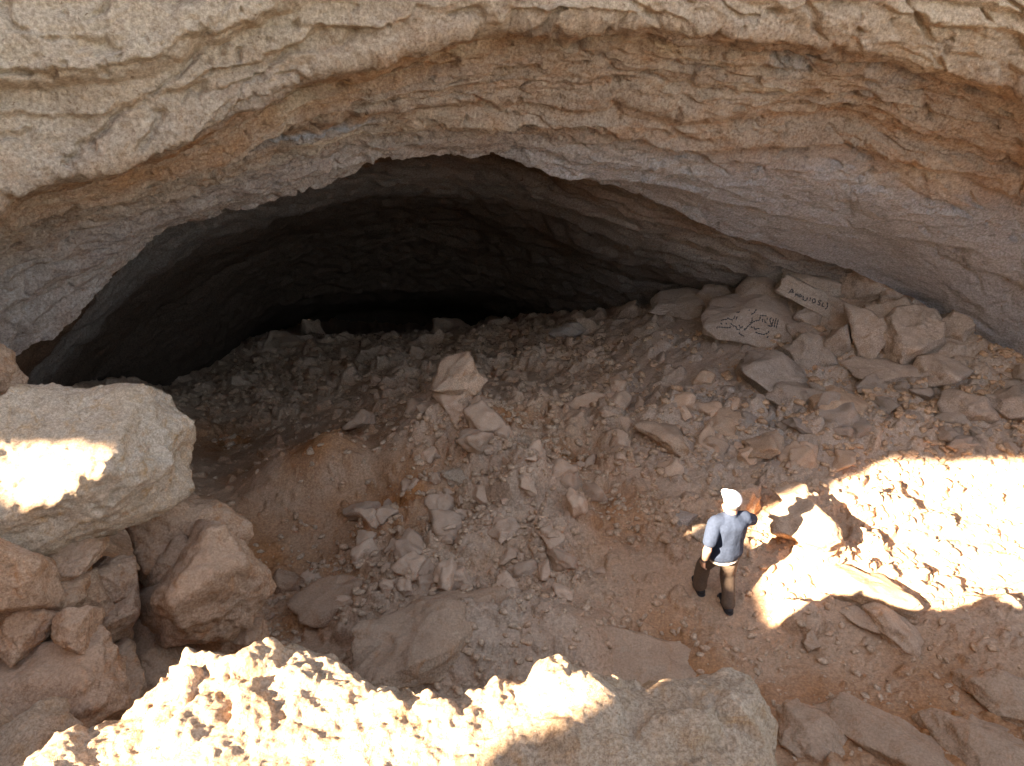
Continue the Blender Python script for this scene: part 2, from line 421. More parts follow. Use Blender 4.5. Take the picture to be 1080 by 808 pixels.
L1b = [(a, b + 6, t + (0.6 if a < 500 else 0.4)) for a, b, t in L1]
L2 = [(-650, 560, 6.2), (-200, 350, 6.9), (0, 232, 7.5), (100, 200, 7.7), (170, 168, 7.9), (250, 140, 8.0), (380, 114, 8.2), (440, 108, 8.3), (540, 98, 8.5), (620, 102, 8.6), (700, 110, 8.7), (760, 120, 8.8), (860, 112, 8.8), (940, 125, 8.8), (1080, 150, 8.8), (1300, 240, 8.3), (1750, 400, 7)]
L2b = [(a, b + 5, t + (0.42 if a < 420 else 0.25)) for a, b, t in L2]
L3 = [(-650, 720, 6.6), (-200, 450, 7.5), (0, 300, 8.4), (100, 245, 8.8), (250, 180, 9.1), (380, 145, 9.3), (540, 132, 9.5), (620, 150, 9.7), (760, 175, 10.0), (900, 195, 10.1), (1080, 235, 10.2), (1300, 350, 9.6), (1750, 550, 8)]

def saw(A, W, wob, k, seed, amp_n=0.35):
    ph = (W + wob) * k + 0.5; fl = np.floor(ph); fr = ph - fl
    a = np.clip(0.5 + 1.1 * fbm(np.stack([A * amp_n, fl * 7.3, A * 0 + seed], -1), 2, seed), 0, 1.2)
    return fr ** 1.3 * (1 - sstep(fr, 0.86, 1.0)) * a
def roof_disp(P, A, W, Wi, PX):
    wob = 0.28 * fbm(P * np.array([.5, .5, 1.2]), 4, 41) + 0.05 * fbm(P * 4, 3, 40)
    big = fbm(P * 0.45, 3, 45)
    strat = ridged(np.stack([A * 0.35, (W + wob) * 2.6, A * 0], -1), 4, 42, 0.5)
    f1, f2, _ = worley3(P * np.array([1.5, 1.5, 2.6]) + 0.4 * fbm(P * 2.5, 3, 43)[:, None], 46)
    lump = np.clip(f2 - f1, 0, .4)
    right = sstep(PX, 480, 860) * sstep(Wi, 5.5, 6.4)
    k = 1 - 0.6 * right
    blob = fbm(P * 3.0, 6, 49, 0.62)
    crk = sstep(ridged(np.stack([A * 1.1, (W + wob) * 2.6, A * 0], -1), 2, 54), .78, .96)
    pit = sstep(fbm(P * 6, 4, 50), 0.34, 0.55)
    facet = np.abs(fbm(P * np.array([1.1, 1.1, 1.6]), 5, 53, .6))
    calm = 1 - 0.6 * np.exp(-((Wi - 2.5) / 0.7) ** 2) - 0.5 * np.exp(-((Wi - 4.5) / 0.6) ** 2)
    return k * (0.20 * big + calm * 0.10 * strat + calm * 0.34 * saw(A, W, wob * .7, 1.25, 55, .12) + 0.11 * saw(A, W, wob * 1.1, 3.3, 56, .35) + 0.045 * lump
                + 0.055 * blob - 0.10 * facet - 0.07 * crk - 0.05 * pit)
def roof_attr(V, A, W, Wi, PX):
    n = fbm(V * 0.9, 4, 51); n2 = fbm(V * 2.5, 4, 52)
    # warm stain below the first bedding line on the left and along it
    lw = np.exp(-((Wi - 3.25) / 0.36) ** 2) * (1 - sstep(PX, 440, 640)) * (0.75 + 0.5 * n2)
    lw = np.maximum(lw, np.exp(-((Wi - 2.6) / 0.3) ** 2) * 0.8 * (1 - sstep(PX, 500, 760)))
    lw = 0.8 * lw
    warm = np.clip(lw + 0.7 * np.clip(n2 - 0.15, 0, 1) + 0.25 * n * lw, 0, 0.85)
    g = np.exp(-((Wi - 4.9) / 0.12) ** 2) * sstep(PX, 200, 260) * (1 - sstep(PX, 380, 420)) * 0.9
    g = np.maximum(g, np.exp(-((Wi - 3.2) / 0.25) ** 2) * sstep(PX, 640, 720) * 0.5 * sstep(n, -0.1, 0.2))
    g = np.maximum(g, sstep(Wi + 0.3 * n, 5.2, 6.2) * (0.3 + 0.65 * sstep(PX, 450, 800)))  # grey rock, cooled towards the right to stand in for blue skylight
    pale = np.clip(1 - sstep(Wi, 1.6, 2.2), 0, 1) * (0.65 + 0.5 * n)
    wob = 0.28 * fbm(V * np.array([.5, .5, 1.2]), 4, 41)
    st = ridged(np.stack([A * 0.5, (W + wob) * 2.2, A * 0], -1), 4, 58, .6)
    warm = np.clip(warm + 0.22 * sstep(st, .5, .95) * (1 - sstep(Wi, 5.6, 6.6) * .6) * sstep(n2, -.3, .3), 0, .9)
    cr = fbm(np.stack([A * 0.35, (W + wob) * 1.3, A * 0 + 4], -1), 4, 60, .6)
    pale = np.maximum(pale, sstep(cr, .05, .5) * .7 * (1 - sstep(Wi, 5.3, 6.3)))
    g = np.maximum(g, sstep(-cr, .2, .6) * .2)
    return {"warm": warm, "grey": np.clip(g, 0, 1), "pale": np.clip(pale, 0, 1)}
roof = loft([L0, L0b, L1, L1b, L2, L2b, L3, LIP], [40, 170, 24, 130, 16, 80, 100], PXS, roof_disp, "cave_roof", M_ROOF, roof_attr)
tag(roof, kind='structure')

# the plateau on top of the cave
_py, _t = curve(L0, PXS); _e = unproject(PXS, _py, _t)
_pl = []
for f in np.concatenate([[0, .01], np.linspace(.03, 1, 30)]):
    q = _e.copy(); q[:, 1] += 55 * f; q[:, 0] *= 1 + f * 1.5
    q[:, 2] += 1.5 * min(f * 8, 1) + 0.5 * fbm(q * 0.3, 3, 59) * min(f * 20, 1) - 30 * sstep(np.abs(q[:, 0]), 22, 40) - 30 * sstep(f, .85, 1)
    _pl.append(q)
tag(link("plateau_ground", grid_mesh("plateau_ground", np.array(_pl), M_GROUND)), kind='structure')
def sub(c, f): return [(a,) + f(a, b, t) for a, b, t in c]
LIPb = sub(LIP, lambda a, b, t: (b - (14 if 0 < a < 560 else 3), t + 0.7))
IN1 = [(-650, 900, 10), (-200, 620, 10.5), (0, 440, 11.5), (60, 340, 11.8), (150, 225, 12.0), (262, 190, 12.3), (390, 165, 12.6), (530, 165, 12.7), (600, 188, 12.5), (680, 212, 12.5), (760, 240, 12.8), (860, 275, 13.2), (940, 304, 13.2), (1000, 340, 13), (1080, 400, 12.6), (1300, 520, 12), (1750, 800, 10)]
IN2 = [(-650, 900, 12), (-200, 640, 13), (0, 470, 14), (60, 410, 14.5), (130, 340, 15.5), (200, 290, 16), (300, 242, 17), (400, 222, 17.5), (480, 225, 17.5), (560, 243, 17), (640, 272, 16.5), (740, 300, 15.5), (860, 310, 14.6), (960, 345, 14), (1080, 420, 13.2), (1300, 540, 13), (1750, 800, 11)]
IN2b = shift(IN2, 5, 0.5)
IN3 = [(-650, 900, 14), (-200, 660, 15), (0, 500, 16), (60, 455, 17), (140, 420, 18), (215, 385, 19.5), (250, 345, 20.5), (280, 320, 21), (330, 309, 21.5), (420, 303, 22), (500, 305, 21.5), (560, 318, 21), (620, 332, 19.5), (700, 346, 18), (800, 370, 16.5), (960, 400, 15), (1080, 440, 14), (1300, 560, 13.5), (1750, 800, 12)]
IN4 = [(-650, 900, 16), (-200, 700, 17), (0, 540, 19), (200, 420, 26), (330, 330, 31), (420, 325, 32), (500, 328, 31), (620, 370, 24), (800, 420, 18), (1080, 480, 15), (1300, 580, 14), (1750, 800, 13)]
IN5 = sub(IN4, lambda a, b, t: (b + 400, t))
def in_disp(P, A, W, Wi, PX):
    wob = 0.4 * fbm(P * 0.5, 3, 61)
    strat = ridged(np.stack([A * 0.3, (W + wob) * 1.6, A * 0], -1), 4, 62, 0.55)
    s2 = ridged(np.stack([A * 0.9, (W + wob) * 5, A * 0], -1), 3, 64, 0.6)
    f1, f2, _ = worley3(P * 1.6, 65)
    near = sstep(Wi, 0.0, 0.8)
    return near * (0.20 * fbm(P * 0.5, 4, 66) + 0.06 * strat + 0.02 * s2 + 0.25 * saw(A, W, wob * .5, 0.8, 63, .15) + 0.08 * saw(A, W, wob, 2.6, 57, .3) + 0.10 * np.clip(f2 - f1, 0, .5) + 0.09 * fbm(P * 2.5, 5, 67))
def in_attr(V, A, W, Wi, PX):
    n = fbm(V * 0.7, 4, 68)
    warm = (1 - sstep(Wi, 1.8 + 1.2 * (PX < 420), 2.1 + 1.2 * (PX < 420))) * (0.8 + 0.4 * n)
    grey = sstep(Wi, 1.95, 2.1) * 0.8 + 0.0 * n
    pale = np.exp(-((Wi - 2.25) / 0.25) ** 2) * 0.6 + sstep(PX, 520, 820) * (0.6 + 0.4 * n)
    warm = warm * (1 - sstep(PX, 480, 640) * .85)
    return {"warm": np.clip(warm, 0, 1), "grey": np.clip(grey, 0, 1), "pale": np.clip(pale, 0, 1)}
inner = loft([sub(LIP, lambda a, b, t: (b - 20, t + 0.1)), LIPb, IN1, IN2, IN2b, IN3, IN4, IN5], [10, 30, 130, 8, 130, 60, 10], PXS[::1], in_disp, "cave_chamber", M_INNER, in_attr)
tag(inner, kind='structure')

# ------------------------------------------------------------------ added unseen sun blocker, openings shaped to cast the lit patches
SH = np.array([math.cos(SUN_AZ), math.sin(SUN_AZ)])          # horizontal travel of the sunlight
SP = np.array([-math.sin(SUN_AZ), math.cos(SUN_AZ)])
WALL0 = np.array([-8.5, -5.7])                                # a point on the wall plane
def wall_coords(P):
    """where the sunlight that reaches P passed the wall plane: (along, height)"""
    P = np.asarray(P, float)
    dist = (P[..., :2] - WALL0) @ SH
    return np.stack([(P[..., :2] - WALL0) @ SP, P[..., 2] + dist * math.tan(SUN_EL)], -1)
HOLES = [[(1.45,11.1),(1.46,10.8),(1.6,10.5),(1.57,10.3),(1.6,10.0),(1.9,9.7),(2.2,9.4),(2.7,9.15),(3.2,9.38),(3.45,9.46),(3.52,9.65),(3.6,9.82),(4.2,9.87),(4.22,10.15),(4.08,10.45),(4.0,10.85),(3.93,11.3),(3.82,11.5),
          (3.6,11.7),(3.33,11.9),(3.07,12.1),(2.85,12.3),(2.55,12.5),(2.4,12.6),(2.2,12.3),(1.9,11.9),(1.6,11.5)],
         [(5.05,9.50),(5.05,9.6),(4.9,9.75),(4.75,9.86),(4.58,9.86),(4.5,9.7),(4.6,9.5),(4.85,9.5)]]   #HOLES#
def in_poly(x, y, poly):
    inside = np.zeros(x.shape, bool); n = len(poly)
    for i in range(n):
        x1, y1 = poly[i]; x2, y2 = poly[(i + 1) % n]
        c = ((y1 > y) != (y2 > y)) & (x < (x2 - x1) * (y - y1) / (y2 - y1 + 1e-12) + x1)
        inside ^= c
    return inside
def build_wall():
    st = 0.06
    s = np.arange(-13, 26, st); h = np.arange(3.5, 23, st)
    S, H = np.meshgrid(s, h, indexing='ij')
    n, m = S.shape
    p = np.stack([S.ravel(), H.ravel(), np.zeros(S.size)], -1)
    js = (0.04 * fbm(p * 1.7, 4, 71)).reshape(n, m); jh = (0.04 * fbm(p * 1.7 + 5, 4, 72)).reshape(n, m)
    keep = np.ones((n, m), bool)
    for poly in HOLES: keep &= ~in_poly(S + js, H + jh, poly)
    off = (0.8 * fbm(p * 0.25, 4, 73) + 0.1 * fbm(p * 1.5, 3, 74)).reshape(n, m)
    layers = []
    for side in (0, 1):
        d = -off if side else -0.25 - 0.3 * np.abs(off) - off
        X = WALL0[0] + SP[0] * S + SH[0] * d; Y = WALL0[1] + SP[1] * S + SH[1] * d
        # slide along the sunlight so that a layer does not close the openings of the other
        layers.append(np.stack([X, Y, H - d * math.tan(SUN_EL)], -1).reshape(-1, 3))
    V = np.concatenate(layers)
    idx = np.arange(n * m).reshape(n, m)
    kq = keep[:-1, :-1] & keep[1:, :-1] & keep[1:, 1:] & keep[:-1, 1:]
    q = np.stack([idx[:-1, :-1], idx[1:, :-1], idx[1:, 1:], idx[:-1, 1:]], -1)[kq]
    Q = np.concatenate([q, q[:, ::-1] + n * m])
    # rims of the openings
    E = {}
    for a, b in ((0, 1), (1, 2), (2, 3), (3, 0)):
        for u, v in zip(q[:, a], q[:, b]):
            k = (u, v) if u < v else (v, u)
            if k in E: del E[k]
            else: E[k] = (u, v)
    if E:
        e = np.array(list(E.values()))
        Q = np.concatenate([Q, np.stack([e[:, 1], e[:, 0], e[:, 0] + n * m, e[:, 1] + n * m], -1)])
    me = raw_mesh(bpy.data.meshes.new("sun_blocker_wall"), V, Q, M_ROOF0)
    return tag(link("sun_blocker_wall", me), kind='structure')
M_ROOF0 = rock_mat("sun_blocker_rock", ((0.42, 0.35, 0.27), (0.50, 0.42, 0.335), (0.40, 0.26, 0.16), (0.24, 0.18, 0.135)), bump=0.04)
if HOLES: build_wall()
# ------------------------------------------------------------------ rocks
_ico = {}
def ico(sub_):
    if sub_ not in _ico:
        bm = bmesh.new(); bmesh.ops.create_icosphere(bm, subdivisions=sub_, radius=1)
        bm.verts.ensure_lookup_table()
        v = np.array([w.co[:] for w in bm.verts]); f = np.array([[w.index for w in q.verts] for q in bm.faces])
        v /= np.linalg.norm(v, axis=1, keepdims=True); bm.free(); _ico[sub_] = (v, f)
    return _ico[sub_]
def rock_points(seed, dims, sub_=5, planes=12, sharp=14, rough=0.10, pits=0.0, knobs=0.0, dmin=0.6, nplanes=None, facets=0):
    rs = np.random.RandomState(seed)
    v, f = ico(sub_)
    n = rs.normal(size=(planes, 3)); n /= np.linalg.norm(n, axis=1, keepdims=True)
    d = rs.uniform(dmin, 1.0, planes)
    if nplanes is not None:
        n = np.array([q[:3] for q in nplanes], float); n /= np.linalg.norm(n, axis=1, keepdims=True); d = np.array([q[3] for q in nplanes], float)
    w = v + 0.10 * np.stack([fbm(v * 1.5 + seed, 3, 81), fbm(v * 1.5 + seed + 5, 3, 82), fbm(v * 1.5 + seed + 9, 3, 83)], -1)
    w /= np.linalg.norm(w, axis=1, keepdims=True)
    q = np.clip(w @ n.T, 0, None) / d
    sharp = sharp * 1.9
    r = ((q ** sharp).sum(1) + 1e-6) ** (-1.0 / sharp)
    r = np.minimum(r, 1.25)
    nf = 0 if facets < 0 else facets if facets else (0 if sub_ < 4 else 26 if sub_ < 6 else 70)
    if nf:
        n2 = rs.normal(size=(nf, 3)); n2 /= np.linalg.norm(n2, axis=1, keepdims=True); d2 = rs.uniform(0.93, 1.0, nf)
        w2 = v + 0.05 * np.stack([fbm(v * 3 + seed + q, 3, 94 + q) for q in range(3)], -1); w2 /= np.linalg.norm(w2, axis=1, keepdims=True)
        m2 = np.zeros(len(v))
        for q in range(nf): m2 = np.maximum(m2, (w2 @ n2[q]) / d2[q])
        r = r * (1 + 1.0 * (1 / m2 - 1))
    dims = np.array(dims, float)
    sc = v * dims / dims.max()
    o = np.array([seed * 3.1 % 50, seed * 1.7 % 50, seed * .9 % 50])
    octv = 3 + max(0, sub_ - 3)
    r = r * (1 + rough * fbm(sc * 1.6 + o, 2, 84, 0.5) + rough * 0.38 * fbm(sc * 4.5 + o, octv, 87, 0.55))
    if sub_ >= 6: r = r * (1 - 0.030 * sstep(ridged(sc * 2.2 + o, 2, 92), .80, .97) + 0.010 * fbm(sc * 20 + o, 4, 93, .7) + 0.022 * np.abs(fbm(sc * 7 + o, 4, 91, .6)) - 0.03 * sstep(fbm(sc * 6.5 + o, 4, 97, .6), .38, .5))
    r = r * (1 + rough * 0.35 * (ridged(sc * 2.4 + o, 3, 86) - 0.4))
    if knobs:
        a, b, c = worley3(sc * 4.5 + o, 88); r = r * (1 + knobs * (np.clip(b - a, 0, .6) + 0.3 * c - 0.3))
    if pits:
        a, b, c = worley3(sc * 8.0 + o + 0.4 * fbm(sc * 5, 2, 85)[:, None], 89)
        r = r * (1 - pits * np.clip(0.42 - a, 0, 1) * (c > 0.45)); r = r * (1 + pits * 0.25 * fbm(sc * 22 + o, 4, 90, .6))
    return v * r[:, None] * dims, f
def rock_mesh(name, seed, dims, mat, **k):
    v, f = rock_points(seed, dims, **k)
    return raw_mesh(bpy.data.meshes.new(name), v, f, mat)

def put_rock(name, px, py, w, h, t=None, seed=1, mat=None, depth=1.0, sub_=5, label=None, group=None, cat="rock", rot=None, lift=0.0, **k):
    """a rock whose outline is about w x h photograph pixels"""
    if t is None:
        P, t = hit(px, py); gz = float(ground_z(P[0], P[1])[0])
        P = np.array([P[0], P[1], gz])
        sc = t / FPX
        el = math.atan2(CAMZ - P[2], math.hypot(P[0], P[1]))
        a = 0.5 * w * sc; hh = 0.5 * h * sc
        b = min(a * depth, 0.85 * hh / math.sin(el))
        c = max(math.sqrt(max(hh ** 2 - (b * math.sin(el)) ** 2, 0)) / math.cos(el), 0.4 * min(a, b))
        if mat is M_HUMP: b = a * 0.7 * depth; c = max(hh * .75, a * 0.3); P[2] -= 0.5 * c
        P[2] += 0.18 * c + lift
    else:
        P = unproject(px, py, t); sc = t / FPX; a = 0.5 * w * sc; b = a * depth; c = 0.5 * h * sc * 1.05
    az = math.atan2(P[1], P[0]) - math.pi / 2
    me = rock_mesh(name, seed, (a, b, c), mat, sub_=sub_, **k)
    r = rot if rot is not None else (0, 0, 0)
    o = link(name, me, loc=P, rot=(r[0], r[1], r[2] + az))
    return tag(o, label, cat, group)

# near ledge under the photographer
def sdf_poly(x, y, poly):
    d = np.full(x.shape, 1e9); n = len(poly)
    for i in range(n):
        a = np.array(poly[i]); b = np.array(poly[(i + 1) % n]); e = b - a
        wx, wy = x - a[0], y - a[1]
        t = np.clip((wx * e[0] + wy * e[1]) / (e @ e + 1e-12), 0, 1)
        d = np.minimum(d, np.hypot(wx - e[0] * t, wy - e[1] * t))
    return np.where(in_poly(x, y, poly), d, -d)
LZ = 4.0
LEDGE_PX = [(-420, 960), (-120, 860), (10, 806), (60, 772), (130, 742), (165, 712), (200, 688), (222, 694), (250, 704), (262, 690), (295, 678), (345, 686), (372, 704), (395, 716), (440, 732), (485, 742), (510, 722),
            (545, 716), (590, 702), (612, 716), (640, 722), (690, 716), (730, 716), (765, 708), (800, 716), (822, 738), (828, 800), (835, 900)]
LEDGE = [tuple(on_z(a, b - (15 if -50 < a < 815 else 0), LZ)[:2]) for a, b in LEDGE_PX] + [(1.0, 0.1), (-4.2, 0.1)]
def build_ledge():
    x = np.arange(-4.6, 1.75, 0.0085); y = np.arange(0.2, 3.3, 0.0085)
    X, Y = np.meshgrid(x, y, indexing='ij'); xf, yf = X.ravel(), Y.ravel()
    p = np.stack([xf, yf, xf * 0], -1)
    jx = 0.05 * fbm(p * 6, 3, 91) + 0.02 * fbm(p * 22, 2, 92)
    d = sdf_poly(xf + jx, yf + jx[::-1] * 0 + 0.05 * fbm(p * 6 + 7, 3, 93), LEDGE)
    lump = fbm(p * 1.3, 3, 94)
    f1, f2, cid = worley3(p * 4.2 + 0.7 * fbm(p * 5, 3, 97)[:, None], 95)
    g1, g2, cid2 = worley3(p * 12 + 0.6 * fbm(p * 9, 2, 98)[:, None], 96)
    edge = np.exp(-np.clip(d, 0, 9) / 0.28) * (1 - 0.25 * sstep(xf, .3, .9))
    r1 = np.sqrt(np.clip(0.6 - f1, 0, 1)); r2 = np.sqrt(np.clip(0.55 - g1, 0, 1))
    wx = xf + 0.05 * fbm(p * 5, 3, 105) + 0.012 * fbm(p * 20, 2, 106); wy = yf + 0.05 * fbm(p * 5 + 3, 3, 107) + 0.012 * fbm(p * 20 + 3, 2, 108)
    z = LZ + 0.02 + 0.07 * sstep(xf, -.2, .5) + 0.10 * lump + (0.15 + 0.75 * edge) * (1.05 * stones2d(wx, wy, 0.34, 61, .85, 1) + 0.4 * stones2d(wx + 2, wy, 0.14, 62, .7, 1)) + 0.25 * stones2d(wx, wy + 2, 0.06, 63, .6, 1)
    z += 0.10 * fbm(p * 2.2, 8, 99, .6) * (0.7 + .5 * edge) - 0.05 * np.abs(fbm(p * 4.5, 5, 109, .6))
    z -= 0.06 * sstep(fbm(p * 2.2, 6, 100, .6), 0.42, 0.62) * (0.5 + edge)
    z += 0.006 * fbm(p * 40, 3, 101, .7)
    z = np.minimum(z, LZ + 0.02 + np.clip(d, 0, .22) * 1.3 + 0.03 * fbm(p * 8, 3, 110))
    z -= 0.16 * np.exp(-np.clip(d, 0, 9) / (0.06 + 0.10 * sstep(xf, 0.3, 1.0)))
    out = np.clip(-d, 0, 9)
    z = np.where(d < 0, z - 5.5 * np.clip(out, 1e-6, 9) ** 0.9, z)
    z = np.maximum(z, -0.2)
    z += 0.22 * (1 - sstep(yf, 0.5, 1.5))
    m_ = z.reshape(X.shape)
    # the drop leans in a little and is lumpy
    P = np.stack([X, Y, m_], -1)
    fl = P.reshape(-1, 3); wgt = sstep(out, 0.0, 0.15)
    dx = 0.10 * fbm(fl * 2.5, 4, 102) * wgt; dy = 0.10 * fbm(fl * 2.5 + 8, 4, 103) * wgt
    P[..., 0] += dx.reshape(X.shape); P[..., 1] += dy.reshape(X.shape)
    o = link("rock_ledge", grid_mesh("rock_ledge", P, M_LEDGE))
    return tag(o, "rough pitted limestone ledge in the near foreground, left half glaring in the sun", "rock")
M_LEDGE = rock_mat("ledge_limestone", ((0.41, 0.295, 0.20), (0.47, 0.36, 0.26), (0.42, 0.265, 0.15), (0.31, 0.21, 0.135)), bump=0.013, scale=2.0)
M_HUMP = rock_mat("dusty_brown_rock", ((0.50, 0.34, 0.225), (0.55, 0.41, 0.29), (0.48, 0.265, 0.14), (0.38, 0.25, 0.16)), dust=(0.45, 0.30, 0.20), dust_amt=0.5, bump=0.016, scale=1.4)
M_STONE = rock_mat("loose_stone", ((0.52, 0.37, 0.26), (0.58, 0.44, 0.33), (0.50, 0.30, 0.18), (0.40, 0.28, 0.20)), dust=(0.50, 0.35, 0.24), dust_amt=0.5, bump=0.0015, scale=1.6, obj_var=0.3)
M_SLAB = rock_mat("slab_limestone", ((0.40, 0.35, 0.295), (0.45, 0.40, 0.345), (0.40, 0.31, 0.235), (0.32, 0.265, 0.22)), bump=0.01, scale=1.6)
M_BROWN = rock_mat("brown_limestone", ((0.43, 0.265, 0.165), (0.46, 0.31, 0.21), (0.42, 0.21, 0.105), (0.28, 0.165, 0.10)), dust=(0.46, 0.31, 0.21), dust_amt=0.4, bump=0.014, scale=1.8)
build_ledge()

# the big pale boulder and the stack under it
put_rock("boulder", 40, 505, 330, 206, 5.3, seed=12, mat=M_PALE, depth=0.72, sub_=7, sharp=8, rough=0.12, pits=0.10,
         nplanes=[(-.3, -.3, .88, .62), (.1, .55, .8, .66), (0, -1, -.15, .80), (0, -.55, -.8, .78), (1, 0, 0, 1.0), (.75, -.65, .15, .92), (.8, .1, .6, .95), (.6, -.2, -.75, .86),
                  (-1, 0, .1, 1), (0, 1, 0, .9), (0, 0, -1, .9), (-.6, -.7, .3, .95),],
         label="big pale limestone boulder at the left edge with a strip of sun across it")
STACK = [
    (-6, 396, 50, 60, 6.6, 21, M_BROWN, "orange-brown rock poking in at the left edge above the big pale boulder"),
    (196, 566, 108, 80, 6.0, 22, M_BROWN, "brown rounded boulder tucked right behind and below the big pale boulder"),
    (226, 622, 128, 116, 5.7, 23, M_BROWN, "greyish brown boulder with small dark cracks, rightmost of the left stack"),
    (8, 606, 84, 120, 4.7, 24, M_BROWN, "upright light brown knobbly rock cut by the left edge, under the pale boulder"),
    (44, 640, 78, 64, 4.9, 25, M_BROWN, "rounded pinkish knob of rock in the middle of the left stack"),
    (66, 594, 90, 44, 5.1, 26, M_BROWN, "thin orange slab of rock squeezed directly under the pale boulder"),
    (98, 640, 62, 96, 5.3, 27, M_BROWN, "tall narrow brown rock beside the dark gap in the left stack"),
    (52, 690, 140, 66, 5.0, 28, M_BROWN, "wide dusty brown block below the rounded knob in the left stack"),
    (122, 610, 56, 60, 5.5, 29, M_BROWN, "small jagged brown rock under the right half of the pale boulder"),
    (150, 684, 130, 96, 5.8, 30, M_BROWN, "smooth dark brown boulder low in the hollow behind the sunlit ledge"),
    (36, 745, 150, 74, 4.6, 31, M_BROWN, "cracked pale brown slab at the lower left edge beside the sunlit ledge"),
    (10, 800, 110, 70, 4.1, 32, M_LEDGE, "grey-white rock in the bottom left corner under the cracked slab"),
    (78, 668, 54, 44, 4.75, 34, M_BROWN, "small round brown knob in front of the wide dusty block"),
    (20, 668, 60, 46, 4.7, 35, M_BROWN, "dusty brown lump by the left edge under the upright knobbly rock"),
    (122, 655, 44, 54, 5.35, 36, M_BROWN, "narrow chipped brown rock right of the tall narrow one"),
    (112, 718, 70, 44, 5.2, 37, M_BROWN, "low reddish rock touching the back of the sunlit ledge at left"),
    (258, 668, 60, 46, 5.9, 38, M_BROWN, "small reddish rock at the right foot of the cracked greyish brown boulder"),
    (180, 600, 60, 50, 5.75, 33, M_BROWN, "small tan rock wedged between the two brown boulders right of the stack"),
]
for (a, b, w, h, t, sd_, mt, lab) in STACK:
    put_rock("boulder", a, b, w, h, t, seed=sd_, mat=mt, depth=1.0, sub_=6, sharp=7, rough=0.14, knobs=0.06, label=lab, rot=(R(sd_ * 7 % 20 - 10), R(sd_ * 11 % 20 - 10), 0))

